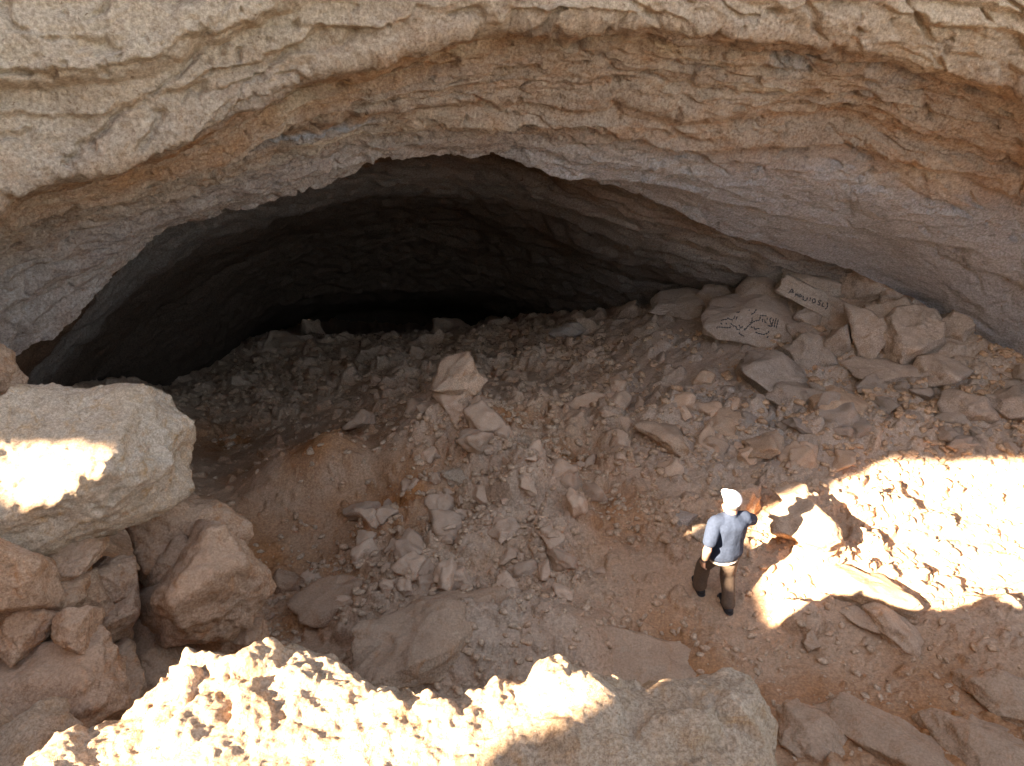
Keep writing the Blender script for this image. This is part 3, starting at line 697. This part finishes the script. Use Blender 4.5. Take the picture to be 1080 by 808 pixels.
GROUNDROCKS = [  # px, py, w, h, depth, seed, mat, label, sharp
    (458, 690, 165, 44, .6, 41, M_HUMP, "pale low rounded outcrop behind the middle of the sunlit ledge", 3.2),
    (660, 694, 240, 40, .5, 43, M_HUMP, "long low dusty hump right behind the shaded end of the ledge", 3.2),
    (862, 792, 100, 66, 1.0, 45, M_HUMP, "orange-brown boulder right against the ledge's shaded right end", 3.2),
    (950, 790, 130, 56, 1.0, 46, M_HUMP, "flat orange boulder on the bottom edge between two larger ones", 3.2),
    (1045, 800, 170, 96, 1.0, 47, M_HUMP, "large orange boulder in the bottom right corner", 3.2),
    (1066, 735, 110, 60, 1.0, 48, M_HUMP, "greyish brown boulder at the right edge above the corner boulder", 3.2),
    (905, 622, 112, 44, .8, 49, M_TAN, "low flat sunlit boulder at the front edge of the sun patch", 9),
    (848, 572, 74, 44, .9, 50, M_TAN, "boulder in the sun patch under the man's shadow", 8),
    (835, 540, 40, 22, .8, 51, M_TAN, "small sunlit rock right of the man's white cap", 9),
    (942, 668, 58, 34, .8, 52, M_TAN, "loose grey angular rock in shade just below the sun patch", 14),
    (918, 660, 44, 16, .7, 53, M_TAN, "thin flat grey slab beside the loose grey rock", 14),
    (853, 681, 14, 14, 1., 54, M_TAN, "lone pebble-sized grey stone on the smooth path below the sun patch", 14),
    (786, 533, 34, 38, .9, 55, M_TAN, "brown stone standing just behind the man's cap", 10),
    (744, 563, 32, 13, .6, 56, M_PALE, "narrow whitish stone at the man's left elbow", 10),
    (716, 545, 26, 12, 1., 57, M_GREY, "grey block by the small pit left of the man's head", 10),
    (484, 434, 56, 34, .8, 59, M_TAN, "pale peaked rock crowning the rubble heap in the middle", 8),
    (503, 437, 11, 8, .9, 60, M_PALE, "tiny white stone beside the peaked rock on the heap", 14),
    (485, 507, 36, 16, .8, 61, M_PALE, "light slab-like stone in the middle of the heap", 10),
    (331, 357, 20, 24, .9, 62, M_TAN, "upright stone standing against the black depth of the cave", 12),
    (297, 368, 30, 22, .9, 63, M_TAN, "squat stone left of the upright one on the far crest", 12),
    (470, 350, 36, 22, .9, 64, M_TAN, "block on the far crest right of the black depth", 12),
    (499, 326, 20, 13, .9, 65, M_TAN, "farthest square stone on top of the dark far slope", 12),
    (600, 356, 30, 18, .9, 66, M_GREY, "dim stone on the dark far slope below the ceiling", 12),
    (350, 640, 60, 40, 1.0, 68, M_BROWN, "reddish brown lump between the left stack and the grey outcrop", 7),
    (300, 620, 44, 36, 1.0, 69, M_BROWN, "small dusty rock at the foot of the greyish brown boulder", 8),
    # pile at the right
    (712, 331, 62, 26, .8, 70, M_GREY, "leftmost flat grey block of the rock pile under the right wall", 12),
    (757, 319, 52, 32, .8, 71, M_GREY, "grey block with a dark crack behind the boulder painted in Arabic script", 12),
    (812, 298, 36, 20, .8, 72, M_GREY, "small topmost block left of the dark slab in the pile", 12),
    (812, 316, 54, 34, .9, 73, M_GREY, "sloping block between the two painted rocks", 10),
    (868, 297, 84, 34, .7, 74, M_GREY, "broad dark slab at the top of the pile above the painted one", 14),
    (912, 306, 66, 44, .8, 75, M_GREY, "large dusty block right of the painted slab", 11),
    (948, 323, 40, 20, .8, 76, M_GREY, "tan capping stone at the right shoulder of the pile", 10),
    (933, 342, 46, 32, .9, 77, M_GREY, "pale triangular block below the tan capping stone", 10),
    (856, 334, 28, 20, .9, 78, M_GREY, "small tan stone right below the painted slab", 10),
    (848, 354, 34, 22, .9, 79, M_GREY, "rounded stone right of the Arabic-painted boulder", 9),
    (852, 374, 50, 36, .9, 80, M_GREY, "curved grey boulder below the rounded stone", 8),
    (882, 369, 30, 34, .9, 81, M_GREY, "upright rounded stone next to the curved grey boulder", 9),
    (914, 366, 38, 36, .9, 82, M_GREY, "square-headed block in the middle of the pile", 11),
    (962, 366, 64, 52, .9, 83, M_GREY, "largest grey block on the right flank of the pile", 11),
    (1000, 350, 30, 28, .9, 84, M_GREY, "small block leaning on the blue-grey cave wall", 11),
    (984, 394, 44, 28, .9, 85, M_GREY, "rounded block at the right foot of the pile", 10),
    (938, 392, 70, 24, .9, 86, M_GREY, "wedge-shaped slab sliding down the front of the pile", 10),
    (824, 404, 76, 44, .9, 87, M_GREY, "wide whitish grey boulder standing alone in front of the pile", 9),
    (836, 424, 66, 34, .9, 88, M_GREY, "dusty boulder leaning below the wide whitish one", 9),
    (1056, 436, 40, 30, .9, 89, M_GREY, "grey block at the right edge in the rubble below the wall", 11),
    (1020, 440, 44, 30, .9, 90, M_GREY, "pair-sized grey block left of the one at the right edge", 11),
    (884, 436, 56, 34, .9, 91, M_TAN, "tan broken block in the rubble below the pile", 10),
    (764, 448, 40, 24, .9, 92, M_TAN, "tan stone with a dark gap under it, centre right of the rubble", 10),
    (700, 466, 56, 26, .9, 93, M_TAN, "long low pale stone in the rubble above the man", 8),
    (806, 478, 40, 20, .9, 94, M_TAN, "light stone on the edge of the shade just above the sun patch", 9),
]
for (a, b, w, h, dp, sd_, mt, lab, shp) in GROUNDROCKS:
    big = w > 60
    put_rock("boulder" if w > 36 else "stone", a, b, w * 1.05, h * 1.15, None, seed=sd_, mat=mt, depth=dp, sub_=6 if big else 5, sharp=shp,
             rough=0.12 if mt is not M_HUMP else 0.2, facets=0 if mt is not M_HUMP else 30, label=lab, rot=(R(sd_ * 7 % 24 - 12), R(sd_ * 11 % 24 - 12), R(sd_ * 37 % 40 - 20)), knobs=0.03 if big else 0.0,
             cat="boulder" if w > 36 else "stone")
# the two painted rocks
M_PAINT = bpy.data.materials.new("black_paint"); M_PAINT.use_nodes = True
M_PAINT.node_tree.nodes["Principled BSDF"].inputs["Base Color"].default_value = (0.07, 0.062, 0.055, 1)
M_PAINT.node_tree.nodes["Principled BSDF"].inputs["Roughness"].default_value = 0.8
PAINTED = put_rock("painted_boulder", 793, 349, 100, 54, None, seed=103, mat=M_GREY, depth=.7, sub_=6, sharp=8, rough=0.09, cat="boulder", lift=0.1,
                   nplanes=[(0.05, -.85, .5, .62), (-.6, -.1, .75, .72), (.55, 0, .8, .78), (1, 0, 0, .95), (-1, 0, 0, .95), (0, 1, 0, .9), (0, -.4, -.9, .8)],
                   label="grey boulder painted with black Arabic script, lower left of the latin-lettered slab")
SLAB = put_rock("painted_slab", 860, 322, 84, 30, None, seed=104, mat=M_SLAB, depth=.5, sub_=6, sharp=9, rough=0.08, cat="boulder", rot=(0, R(17), 0), lift=0.1,
                nplanes=[(0.0, -.85, .5, .6), (0, .3, .9, .75), (1, 0, 0, .95), (-1, 0, 0, .95), (0, 1, 0, .9), (0, -.4, -.9, .8)],
                label="light grey slab painted with dark latin letters near the top of the pile")
def paint(rock, strokes, width, name):
    """brush strokes laid on the rock's own surface; strokes in photograph pixels"""
    bpy.context.view_layer.update()
    inv = rock.matrix_world.inverted(); C = inv @ Vector((0, 0, CAMZ)); V = []; Q = []
    for st in strokes:
        st = np.array(st, float); seg = np.linalg.norm(np.diff(st, axis=0), axis=1); L_ = np.concatenate([[0], np.cumsum(seg)])
        n = max(3, int(L_[-1] / 0.7)); u = np.linspace(0, L_[-1], n)
        xs = np.interp(u, L_, st[:, 0]); ys = np.interp(u, L_, st[:, 1])
        dx = np.gradient(xs); dy = np.gradient(ys); ln = np.hypot(dx, dy) + 1e-9
        row = []
        for k in range(n):
            wd = width * (0.8 + 0.35 * math.sin(k * 1.7 + st[0, 0]))
            pr = []
            for sg in (-1, 1):
                a = xs[k] - dy[k] / ln[k] * wd * 0.5 * sg; b = ys[k] + dx[k] / ln[k] * wd * 0.5 * sg
                D = inv.to_3x3() @ Vector(ray(a, b)); D.normalize()
                ok_, loc, nor, _ = rock.ray_cast(C, D)
                if not ok_: break
                pr.append(loc + nor * 0.006)
            if len(pr) == 2: row.append(pr)
            else:
                if len(row) > 1: _emit(row, V, Q)
                row = []
        if len(row) > 1: _emit(row, V, Q)
    if V: return link(name, raw_mesh(bpy.data.meshes.new(name), np.array(V), np.array(Q), M_PAINT), parent=rock)
def _emit(row, V, Q):
    o = len(V)
    for a, b in row: V.extend([tuple(a), tuple(b)])
    for k in range(len(row) - 1): Q.append((o + 2 * k, o + 2 * k + 1, o + 2 * k + 3, o + 2 * k + 2))
def seg(ox, oy, sc, pts): return [(ox + x * sc, oy + y * sc) for x, y in pts]
# strokes traced in a 10.8x enlargement of (745, 300)
AR = [[(820, 400), (795, 500)], [(795, 385), (770, 490)], [(765, 395), (745, 480)], [(745, 380), (720, 400), (735, 440), (745, 480), (700, 470)], [(690, 360), (610, 355)], [(620, 370), (600, 410), (560, 415), (520, 435), (470, 480), (440, 520)],
      [(640, 390), (640, 430)], [(665, 400), (668, 435), (690, 440)], [(540, 480), (550, 515), (590, 500), (610, 510)], [(555, 545), (600, 560), (650, 572), (700, 555), (715, 530)], [(570, 285), (545, 325), (505, 345)], [(520, 380), (520, 420), (500, 440)],
      [(350, 365), (335, 410)], [(325, 360), (310, 395)], [(300, 405), (260, 395), (250, 380), (230, 400), (205, 400), (165, 412)], [(120, 485), (190, 490), (235, 495), (275, 492), (280, 478)], [(275, 440), (300, 470), (335, 480), (350, 515), (380, 515)], [(370, 460), (390, 500), (405, 490), (410, 470)],
      [(370, 550), (385, 570), (430, 590)], [(340, 320), (375, 318), (385, 305)], [(120, 485), (122, 510)], [(440, 500), (430, 525)], [(695, 380), (690, 400)], [(505, 480), (530, 500)], [(480, 300), (495, 290)], [(705, 590), (690, 610)], [(160, 440), (180, 455)], [(230, 440), (225, 458)]]
paint(PAINTED, [seg(745, 300, 1 / 10.8, q) for q in AR], 1.5, "painted_script")
# strokes traced in a 13.46x enlargement of (820, 285)
LA = [[(155, 330), (210, 265), (225, 325)], [(180, 318), (218, 308)], [(245, 375), (262, 330), (275, 365), (292, 335), (290, 385)], [(305, 375), (335, 385), (335, 350), (312, 352), (305, 375)], [(365, 365), (360, 410), (385, 435), (415, 425), (425, 385)], [(470, 390), (455, 435)],
      [(510, 405), (492, 430), (500, 460), (525, 468), (538, 440), (530, 412), (510, 405)], [(625, 440), (590, 430), (580, 455), (605, 470), (598, 495), (565, 490)], [(650, 460), (632, 495), (640, 520), (665, 518)], [(705, 460), (712, 500), (700, 535), (675, 555)]]
paint(SLAB, [seg(820, 285, 1 / 13.46, q) for q in LA], 1.5, "painted_letters")

# loose stones scattered over the rubble
rng = np.random.RandomState(5)
VAR = [rock_mesh("stone", 200 + i, (1, 0.75 + 0.25 * (i % 3) / 2, 0.6 + 0.1 * (i % 4)), None, sub_=4, sharp=14, rough=0.12) for i in range(14)]
VARB = []
for m_ in VAR:
    b_ = m_.copy(); m_.materials.append(M_STONE); b_.materials.append(M_GREY); VARB.append(b_)
ZONES = [  # px0, py0, px1, py1, count, smin, smax (photograph px), label, group
    (380, 430, 640, 640, 105, 10, 40, "dusty tan stone lying on the big rubble heap left of the man", "stones on the rubble heap"),
    (640, 400, 900, 500, 80, 9, 36, "grey-tan stone in the rubble band above the man", "stones in the rubble band above the man"),
    (900, 395, 1080, 485, 45, 10, 32, "grey stone in the rubble between the right wall and the sun patch", "stones below the right wall"),
    (250, 370, 700, 430, 50, 7, 20, "dim stone on the dark slope at the back of the cave", "stones on the dark back slope"),
    (220, 600, 420, 680, 14, 8, 22, "reddish stone in the hollow behind the sunlit ledge", "stones in the reddish hollow"),
    (830, 500, 1080, 640, 22, 7, 22, "sunlit stone inside the bright sun patch", "stones in the sun patch"),
]
nst = 0
USED = {}
MARKS = [(484, 434, "the peaked rock"), (485, 507, "the light slab on the heap"), (331, 357, "the upright far stone"), (297, 368, "the squat far stone"), (470, 350, "the far block"),
         (600, 356, "the dim far stone"), (226, 622, "the cracked grey-brown boulder"), (318, 490, "the orange earth mound"), (455, 650, "the pale grey outcrop"), (560, 660, "the low earth hump behind the ledge"), (690, 665, "the brown earth ridge"),
         (775, 580, "the man"), (716, 545, "the grey block left of the man's head"), (700, 466, "the long pale stone"), (764, 448, "the stone with a dark gap"), (806, 478, "the light stone above the sun patch"),
         (712, 331, "the leftmost pile block"), (792, 345, "the Arabic-painted boulder"), (824, 404, "the wide whitish boulder"), (884, 436, "the tan broken block"), (938, 392, "the wedge-shaped slab"), (984, 394, "the pile's right foot"),
         (1056, 436, "the right edge block"), (905, 622, "the low sunlit boulder"), (848, 572, "the shadowed sunlit boulder"), (942, 668, "the grey angular rock"), (620, 560, "the bare soil of the path"), (560, 440, "the heap's right shoulder"),
         (400, 470, "the heap's left flank"), (420, 560, "the heap's left foot"), (640, 400, "the cave's smooth sand"), (1000, 500, "the top edge of the sun patch")]
def stone_label(a, b, r, i, s0, s1):
    size = "tiny" if r < s0 * 0.62 else "small" if r < s0 * 0.85 else "medium" if r < s0 * 1.15 else "large"
    shape = ("chunky", "angular", "blunt", "wedge-like", "squarish", "chipped", "rounded")[i % 7]
    ds = sorted(MARKS, key=lambda q: math.hypot(q[0] - a, (q[1] - b) * 1.4))
    base = size + " " + shape + " stone "
    for m1 in ds[:3]:
        dx, dy = a - m1[0], (b - m1[1]) * 1.4
        ang = math.degrees(math.atan2(-dy, dx)) % 360
        wd = ("right of", "above and right of", "above", "above and left of", "left of", "below and left of", "below", "below and right of")[int((ang + 22.5) // 45) % 8]
        for near in (("close " if math.hypot(dx, dy) < 40 else "well "), ):
            l = base + near + wd + " " + m1[2]
            if l not in USED: USED[l] = 1; return l
    l = base + "between " + ds[0][2] + " and " + ds[1][2]
    USED[l] = 1
    return l
for (x0, y0, x1, y1, cnt, s0, s1, lab, grp) in ZONES:
    k = 0
    while k < cnt:
        a, b = rng.uniform(x0, x1), rng.uniform(y0, y1)
        P, t = hit(a, b)
        if t > 25 or rng.rand() > rubble(np.array([P[0]]), np.array([P[1]]))[0] + .15: k += 0.2; continue
        s = (s0 + (s1 - s0) * rng.rand() ** 2.6) * t / FPX * 0.5
        gz = float(ground_z(P[0], P[1])[0])
        i = rng.randint(14)
        me = (VARB if (a > 780 and b < 480) else VAR)[i]
        o = link("stone", me, loc=(P[0], P[1], gz + s * rng.uniform(-.05, .25)), rot=(rng.uniform(-.4, .4), rng.uniform(-.4, .4), rng.uniform(0, 6.28)), scale=(s, s * rng.uniform(.7, 1), s * rng.uniform(.7, 1)))
        tag(o, stone_label(a, b, s * FPX / t, i, s0, s1), "stone", grp); k += 1; nst += 1

# small rubble that nobody could count
M_RUB = rock_mat("rubble_stone", ((0.51, 0.355, 0.235), (0.57, 0.425, 0.30), (0.50, 0.30, 0.175), (0.42, 0.285, 0.19)), bump=0.004)
def build_rubble():
    base = [rock_points(300 + i, (1, .8, .65), sub_=1 if i % 2 else 2, sharp=16, rough=0.1) for i in range(8)]
    n = 52000
    px = rng.uniform(150, 1110, n); py = rng.uniform(350, 800, n)
    V = []; Q = []; off = 0
    # vectorised march onto the base surface
    t = np.geomspace(4, 30, 260)
    d = ray(px, py)
    g = np.full(n, np.nan); done = np.zeros(n, bool)
    for tt in t:
        P = d * tt + np.array([0, 0, CAMZ]); below = (P[:, 2] < ground_base(P[:, 0], P[:, 1])) & ~done
        g[below] = tt; done |= below
    P = d * g[:, None] + np.array([0, 0, CAMZ])
    ok = done & (g > 5.5) & (g < 24); P = P[ok]; g = g[ok]
    keep = rng.rand(len(P)) < rubble(P[:, 0], P[:, 1]) * 0.85 + 0.05
    P = P[keep]; g = g[keep]
    # cluster
    cl = fbm(P * 1.3, 3, 111); keep = cl > rng.uniform(-.5, .25, len(P)); P = P[keep]; g = g[keep]
    gz = ground_z(P[:, 0], P[:, 1])
    for i in range(len(P)):
        v, f = base[rng.randint(8)]
        s = (1.1 + 5.5 * rng.rand() ** 3.2) * g[i] / FPX
        an = rng.uniform(0, 6.28); c, s_ = math.cos(an), math.sin(an)
        Rm = np.array([[c, -s_, 0], [s_, c, 0], [0, 0, 1]])
        V.append((v * (s, s * rng.uniform(.6, 1), s * rng.uniform(.6, 1))) @ Rm.T + (P[i, 0], P[i, 1], gz[i] + s * .15)); Q.append(f + off); off += len(v)
    o = link("rubble", raw_mesh(bpy.data.meshes.new("rubble"), np.concatenate(V), np.concatenate(Q), M_RUB))
    return tag(o, "small broken limestone rubble strewn over the cave floor", "rubble", kind='stuff')
build_rubble()

# ------------------------------------------------------------------ the man
def plain(name, c, rough=0.85, nscale=60, bump=0.002, spec=.2):
    m = bpy.data.materials.new(name); m.use_nodes = True; nt = m.node_tree; bs = nt.nodes["Principled BSDF"]
    bs.inputs["Roughness"].default_value = rough; bs.inputs["Specular IOR Level"].default_value = spec
    n = nt.nodes.new("ShaderNodeTexNoise"); n.inputs["Scale"].default_value = nscale; n.inputs["Detail"].default_value = 3
    tc = nt.nodes.new("ShaderNodeTexCoord"); nt.links.new(tc.outputs["Object"], n.inputs["Vector"])
    r = nt.nodes.new("ShaderNodeValToRGB"); r.color_ramp.elements[0].position = .3; r.color_ramp.elements[1].position = .7
    r.color_ramp.elements[0].color = tuple(x * .85 for x in c) + (1,); r.color_ramp.elements[1].color = tuple(min(1, x * 1.12) for x in c) + (1,)
    nt.links.new(n.outputs["Fac"], r.inputs[0]); nt.links.new(r.outputs[0], bs.inputs["Base Color"])
    b = nt.nodes.new("ShaderNodeBump"); b.inputs["Distance"].default_value = bump; nt.links.new(n.outputs["Fac"], b.inputs["Height"]); nt.links.new(b.outputs[0], bs.inputs["Normal"])
    return m
def capsule(bm, p0, p1, r0, r1, seg=20, flat=None):
    """tapered limb section with round ends; flat=(axis vector, factor) squeezes it"""
    p0, p1 = Vector(p0), Vector(p1); ax = p1 - p0; Ln = ax.length; q = Vector((0, 0, 1)).rotation_difference(ax.normalized()) if Ln > 1e-6 else Matrix.Identity(3).to_quaternion()
    rings = []
    for k in range(6): a = math.pi / 2 * (1 - k / 5.0); rings.append((-math.sin(a) * r0, math.cos(a) * r0))
    for k in range(6): a = math.pi / 2 * (k / 5.0); rings.append((Ln + math.sin(a) * r1, math.cos(a) * r1))
    vs = []
    for z, r in rings:
        r = max(r, 1e-4); row = []
        for i in range(seg):
            t = 2 * math.pi * i / seg; v = q @ Vector((r * math.cos(t), r * math.sin(t), z))
            if flat: f = Vector(flat[0]).normalized(); v = v - f * v.dot(f) * (1 - flat[1])
            row.append(bm.verts.new(p0 + v))
        vs.append(row)
    for a, b in zip(vs, vs[1:]):
        for i in range(seg): bm.faces.new((a[i], a[(i + 1) % seg], b[(i + 1) % seg], b[i]))
    bm.faces.new(vs[0][::-1]); bm.faces.new(vs[-1])
def ellip(bm, c, r, rotv=(0, 0, 0)):
    from mathutils import Euler
    M = Matrix.Translation(c) @ Euler(rotv).to_matrix().to_4x4() @ Matrix.Diagonal((r[0], r[1], r[2], 1))
    bmesh.ops.create_uvsphere(bm, u_segments=24, v_segments=16, radius=1, matrix=M)
def fuse(name, bm, mat, parent, vox=0.009, smooth=3, fold=0.0, fs=9, seed=1):
    me = bpy.data.meshes.new(name + "_t"); bm.to_mesh(me); bm.free()
    o = bpy.data.objects.new(name + "_t", me); col.objects.link(o)
    r = o.modifiers.new("r", 'REMESH'); r.mode = 'VOXEL'; r.voxel_size = vox
    sm = o.modifiers.new("s", 'SMOOTH'); sm.iterations = smooth; sm.factor = .5
    bpy.context.view_layer.update()
    ev = o.evaluated_get(bpy.context.evaluated_depsgraph_get())
    out = bpy.data.meshes.new_from_object(ev); out.name = name
    bpy.data.objects.remove(o)
    n = len(out.vertices); co = np.empty(n * 3, F); out.vertices.foreach_get("co", co); co = co.reshape(-1, 3)
    if fold:
        nr = np.empty(n * 3, F); out.vertices.foreach_get("normal", nr); nr = nr.reshape(-1, 3)
        q = co * np.array([1, 1, 0.45], F) * fs
        co = co + nr * (fold * (ridged(q, 3, 120 + seed) * .7 + fbm(q * .6, 2, 121)))[:, None]
        out.vertices.foreach_set("co", co.astype(F).ravel())
    out.polygons.foreach_set("use_smooth", np.ones(len(out.polygons), bool)); out.materials.clear(); out.materials.append(mat); out.update()
    return link(name, out, parent=parent)
def build_person():
    PX_, PY_ = 2.44, 6.09
    gz = min(float(ground_z(PX_ + .17, PY_ - .1)[0]), float(ground_z(PX_ - .17, PY_ + .09)[0])) - 0.01
    M_SKIN = plain("skin", (0.50, 0.27, 0.18), .6, 30, .001, .35); M_SHIRT = plain("blue_grey_cotton", (0.034, 0.046, 0.070), .9, 40)
    M_TR = plain("brown_trousers_cloth", (0.14, 0.095, 0.065), .9, 40); M_CAP = plain("white_cap_cloth", (0.78, 0.76, 0.74), .85, 40)
    M_SHOE = plain("black_shoe_leather", (0.03, 0.027, 0.027), .5, 50); M_BE = plain("beige_cloth", (0.5, 0.42, 0.32), .9); M_HAIR = plain("grey_hair", (0.16, 0.14, 0.125), .8, 90)
    root = bpy.data.objects.new("person", None); col.objects.link(root)
    root.location = (PX_, PY_, gz); root.rotation_euler = (0, 0, R(11)); root.scale = (1.07, 1.05, .945)
    tag(root, "man in white cap, blue-grey T-shirt and brown trousers beside the sun patch", "person")
    # body: one continuous surface
    bm = bmesh.new()
    ellip(bm, (0, .055, 1.625), (.075, .098, .118)); ellip(bm, (0, .10, 1.565), (.052, .06, .058))       # skull, jaw
    ellip(bm, (0, .157, 1.60), (.014, .022, .022)); ellip(bm, (-.078, .04, 1.61), (.012, .022, .032)); ellip(bm, (.078, .04, 1.61), (.012, .022, .032))
    ellip(bm, (0, .148, 1.558), (.026, .012, .008))
    capsule(bm, (0, 0, 1.42), (0, .03, 1.57), .068, .058)
    ellip(bm, (0, .0, 1.30), (.16, .10, .18)); ellip(bm, (0, 0, 1.08), (.145, .10, .18)); ellip(bm, (0, 0, .94), (.155, .11, .12))
    J = dict(ls=(-.185, -.01, 1.41), le=(-.285, -.15, 1.13), lw=(-.27, -.10, .89), rs=(.185, .01, 1.41), re=(.33, .10, 1.20), rw=(.20, .32, 1.13))
    hip = ((-.09, 0, .90), (-.11, .15, .49), (-.105, .16, .10)); hipr = ((.09, 0, .90), (.10, .0, .49), (.096, -.15, .10))
    for a, b, c in ((J['ls'], J['le'], J['lw']), (J['rs'], J['re'], J['rw'])):
        capsule(bm, (a[0] * .6, a[1], a[2] - .03), Vector(a) * .96, .05, .04); capsule(bm, Vector(a) * .97, b, .040, .042); capsule(bm, b, c, .047, .030)
    for a, b, c in (hip, hipr): capsule(bm, a, b, .085, .056); capsule(bm, b, c, .058, .038)
    def hand(w, d, side):
        d = Vector(d).normalized(); up = Vector((0, 0, 1)); lat = d.cross(Vector((side, .2, 0))).normalized(); nrm = lat.cross(d)
        w = Vector(w); pal = w + d * .045
        capsule(bm, w, w + d * .085, .026, .036, flat=(nrm, .5))
        for k, (ln, off) in enumerate(((.068, -.030), (.078, -.010), (.073, .010), (.058, .029))):
            b0 = w + d * .085 + lat * off; b1 = b0 + d * ln * .5 + nrm * .008 * side; b2 = b1 + d * ln * .42 + nrm * .022 * side
            capsule(bm, b0, b1, .0095, .009, 10); capsule(bm, b1, b2, .009, .0075, 10)
        t0 = w + d * .03 - lat * .026; t1 = t0 + d * .035 - lat * .026; capsule(bm, t0, t1, .012, .0105, 10); capsule(bm, t1, t1 + d * .032, .0105, .009, 10)
    hand(J['lw'], (.03, .06, -1), 1); hand(J['rw'], (-.45, .85, .05), -1)
    fuse("body", bm, M_SKIN, root, vox=0.0065, smooth=2)
    bm = bmesh.new()                                                                                      # T-shirt
    capsule(bm, (0, 0, 1.30), (0, -.01, .99), .192, .190, seg=32, flat=((0, 1, 0), .70)); ellip(bm, (0, .0, 1.33), (.20, .135, .14))
    capsule(bm, (0, -.01, 1.05), (0, -.015, .93), .187, .194, seg=32, flat=((0, 1, 0), .74))
    capsule(bm, (-.16, -.005, 1.405), (.16, .005, 1.405), .066, .066); capsule(bm, (0, 0, 1.38), (0, .008, 1.47), .10, .066)
    for a, b in ((J['ls'], J['le']), (J['rs'], J['re'])):
        a, b = Vector(a), Vector(b); capsule(bm, a * .97, a.lerp(b, .70), .072, .070)
    sh = fuse("shirt", bm, M_SHIRT, root, vox=0.009, smooth=9, fold=.011, fs=7)
    bm = bmesh.new(); ellip(bm, (0, -.015, .80), (.172, .13, .05)); fuse("beige_waist_band", bm, M_BE, root, vox=0.008, fold=.004)  # beige band at the waist between shirt and trousers
    bm = bmesh.new()                                                                                      # trousers
    ellip(bm, (0, 0, .86), (.165, .125, .12))
    for a, b, c in (hip, hipr): capsule(bm, a, b, .100, .078); capsule(bm, b, (c[0], c[1], .11), .078, .070)
    fuse("trousers", bm, M_TR, root, vox=0.009, smooth=4, fold=.016, fs=7, seed=3)
    for c in (hip[2], hipr[2]):                                                                           # shoes with soles
        bm = bmesh.new(); x, y = c[0], c[1]
        capsule(bm, (x, y - .05, .055), (x, y + .16, .045), .048, .038, flat=((0, 0, 1), .95)); capsule(bm, (x, y - .02, .06), (x, y - .01, .12), .045, .045)
        capsule(bm, (x, y - .06, .02), (x, y + .17, .02), .050, .044, flat=((0, 0, 1), .4))
        fuse("shoe", bm, M_SHOE, root, vox=0.006, smooth=2)
    bm = bmesh.new()                                                                                      # hair below the cap
    ellip(bm, (0, .035, 1.635), (.083, .090, .095)); fuse("hair", bm, M_HAIR, root, vox=0.006, smooth=1, fold=.002, fs=60)
    bm = bmesh.new()
    ellip(bm, (0, .045, 1.685), (.094, .115, .088)); capsule(bm, (-.0, .12, 1.665), (0, .185, 1.655), .082, .06, flat=((0, .12, 1), .12))
    capsule(bm, (0, .045, 1.655), (0, .045, 1.67), .092, .092, flat=((0, 0, 1), .5))
    fuse("cap", bm, M_CAP, root, vox=0.006, smooth=2)
    bm = bmesh.new(); a, b = Vector(J['lw']), Vector(J['le']); capsule(bm, a.lerp(b, .10), a.lerp(b, .16), .036, .037); fuse("wristwatch", bm, M_SHOE, root, vox=0.005, smooth=1)
build_person()
#MORE3#
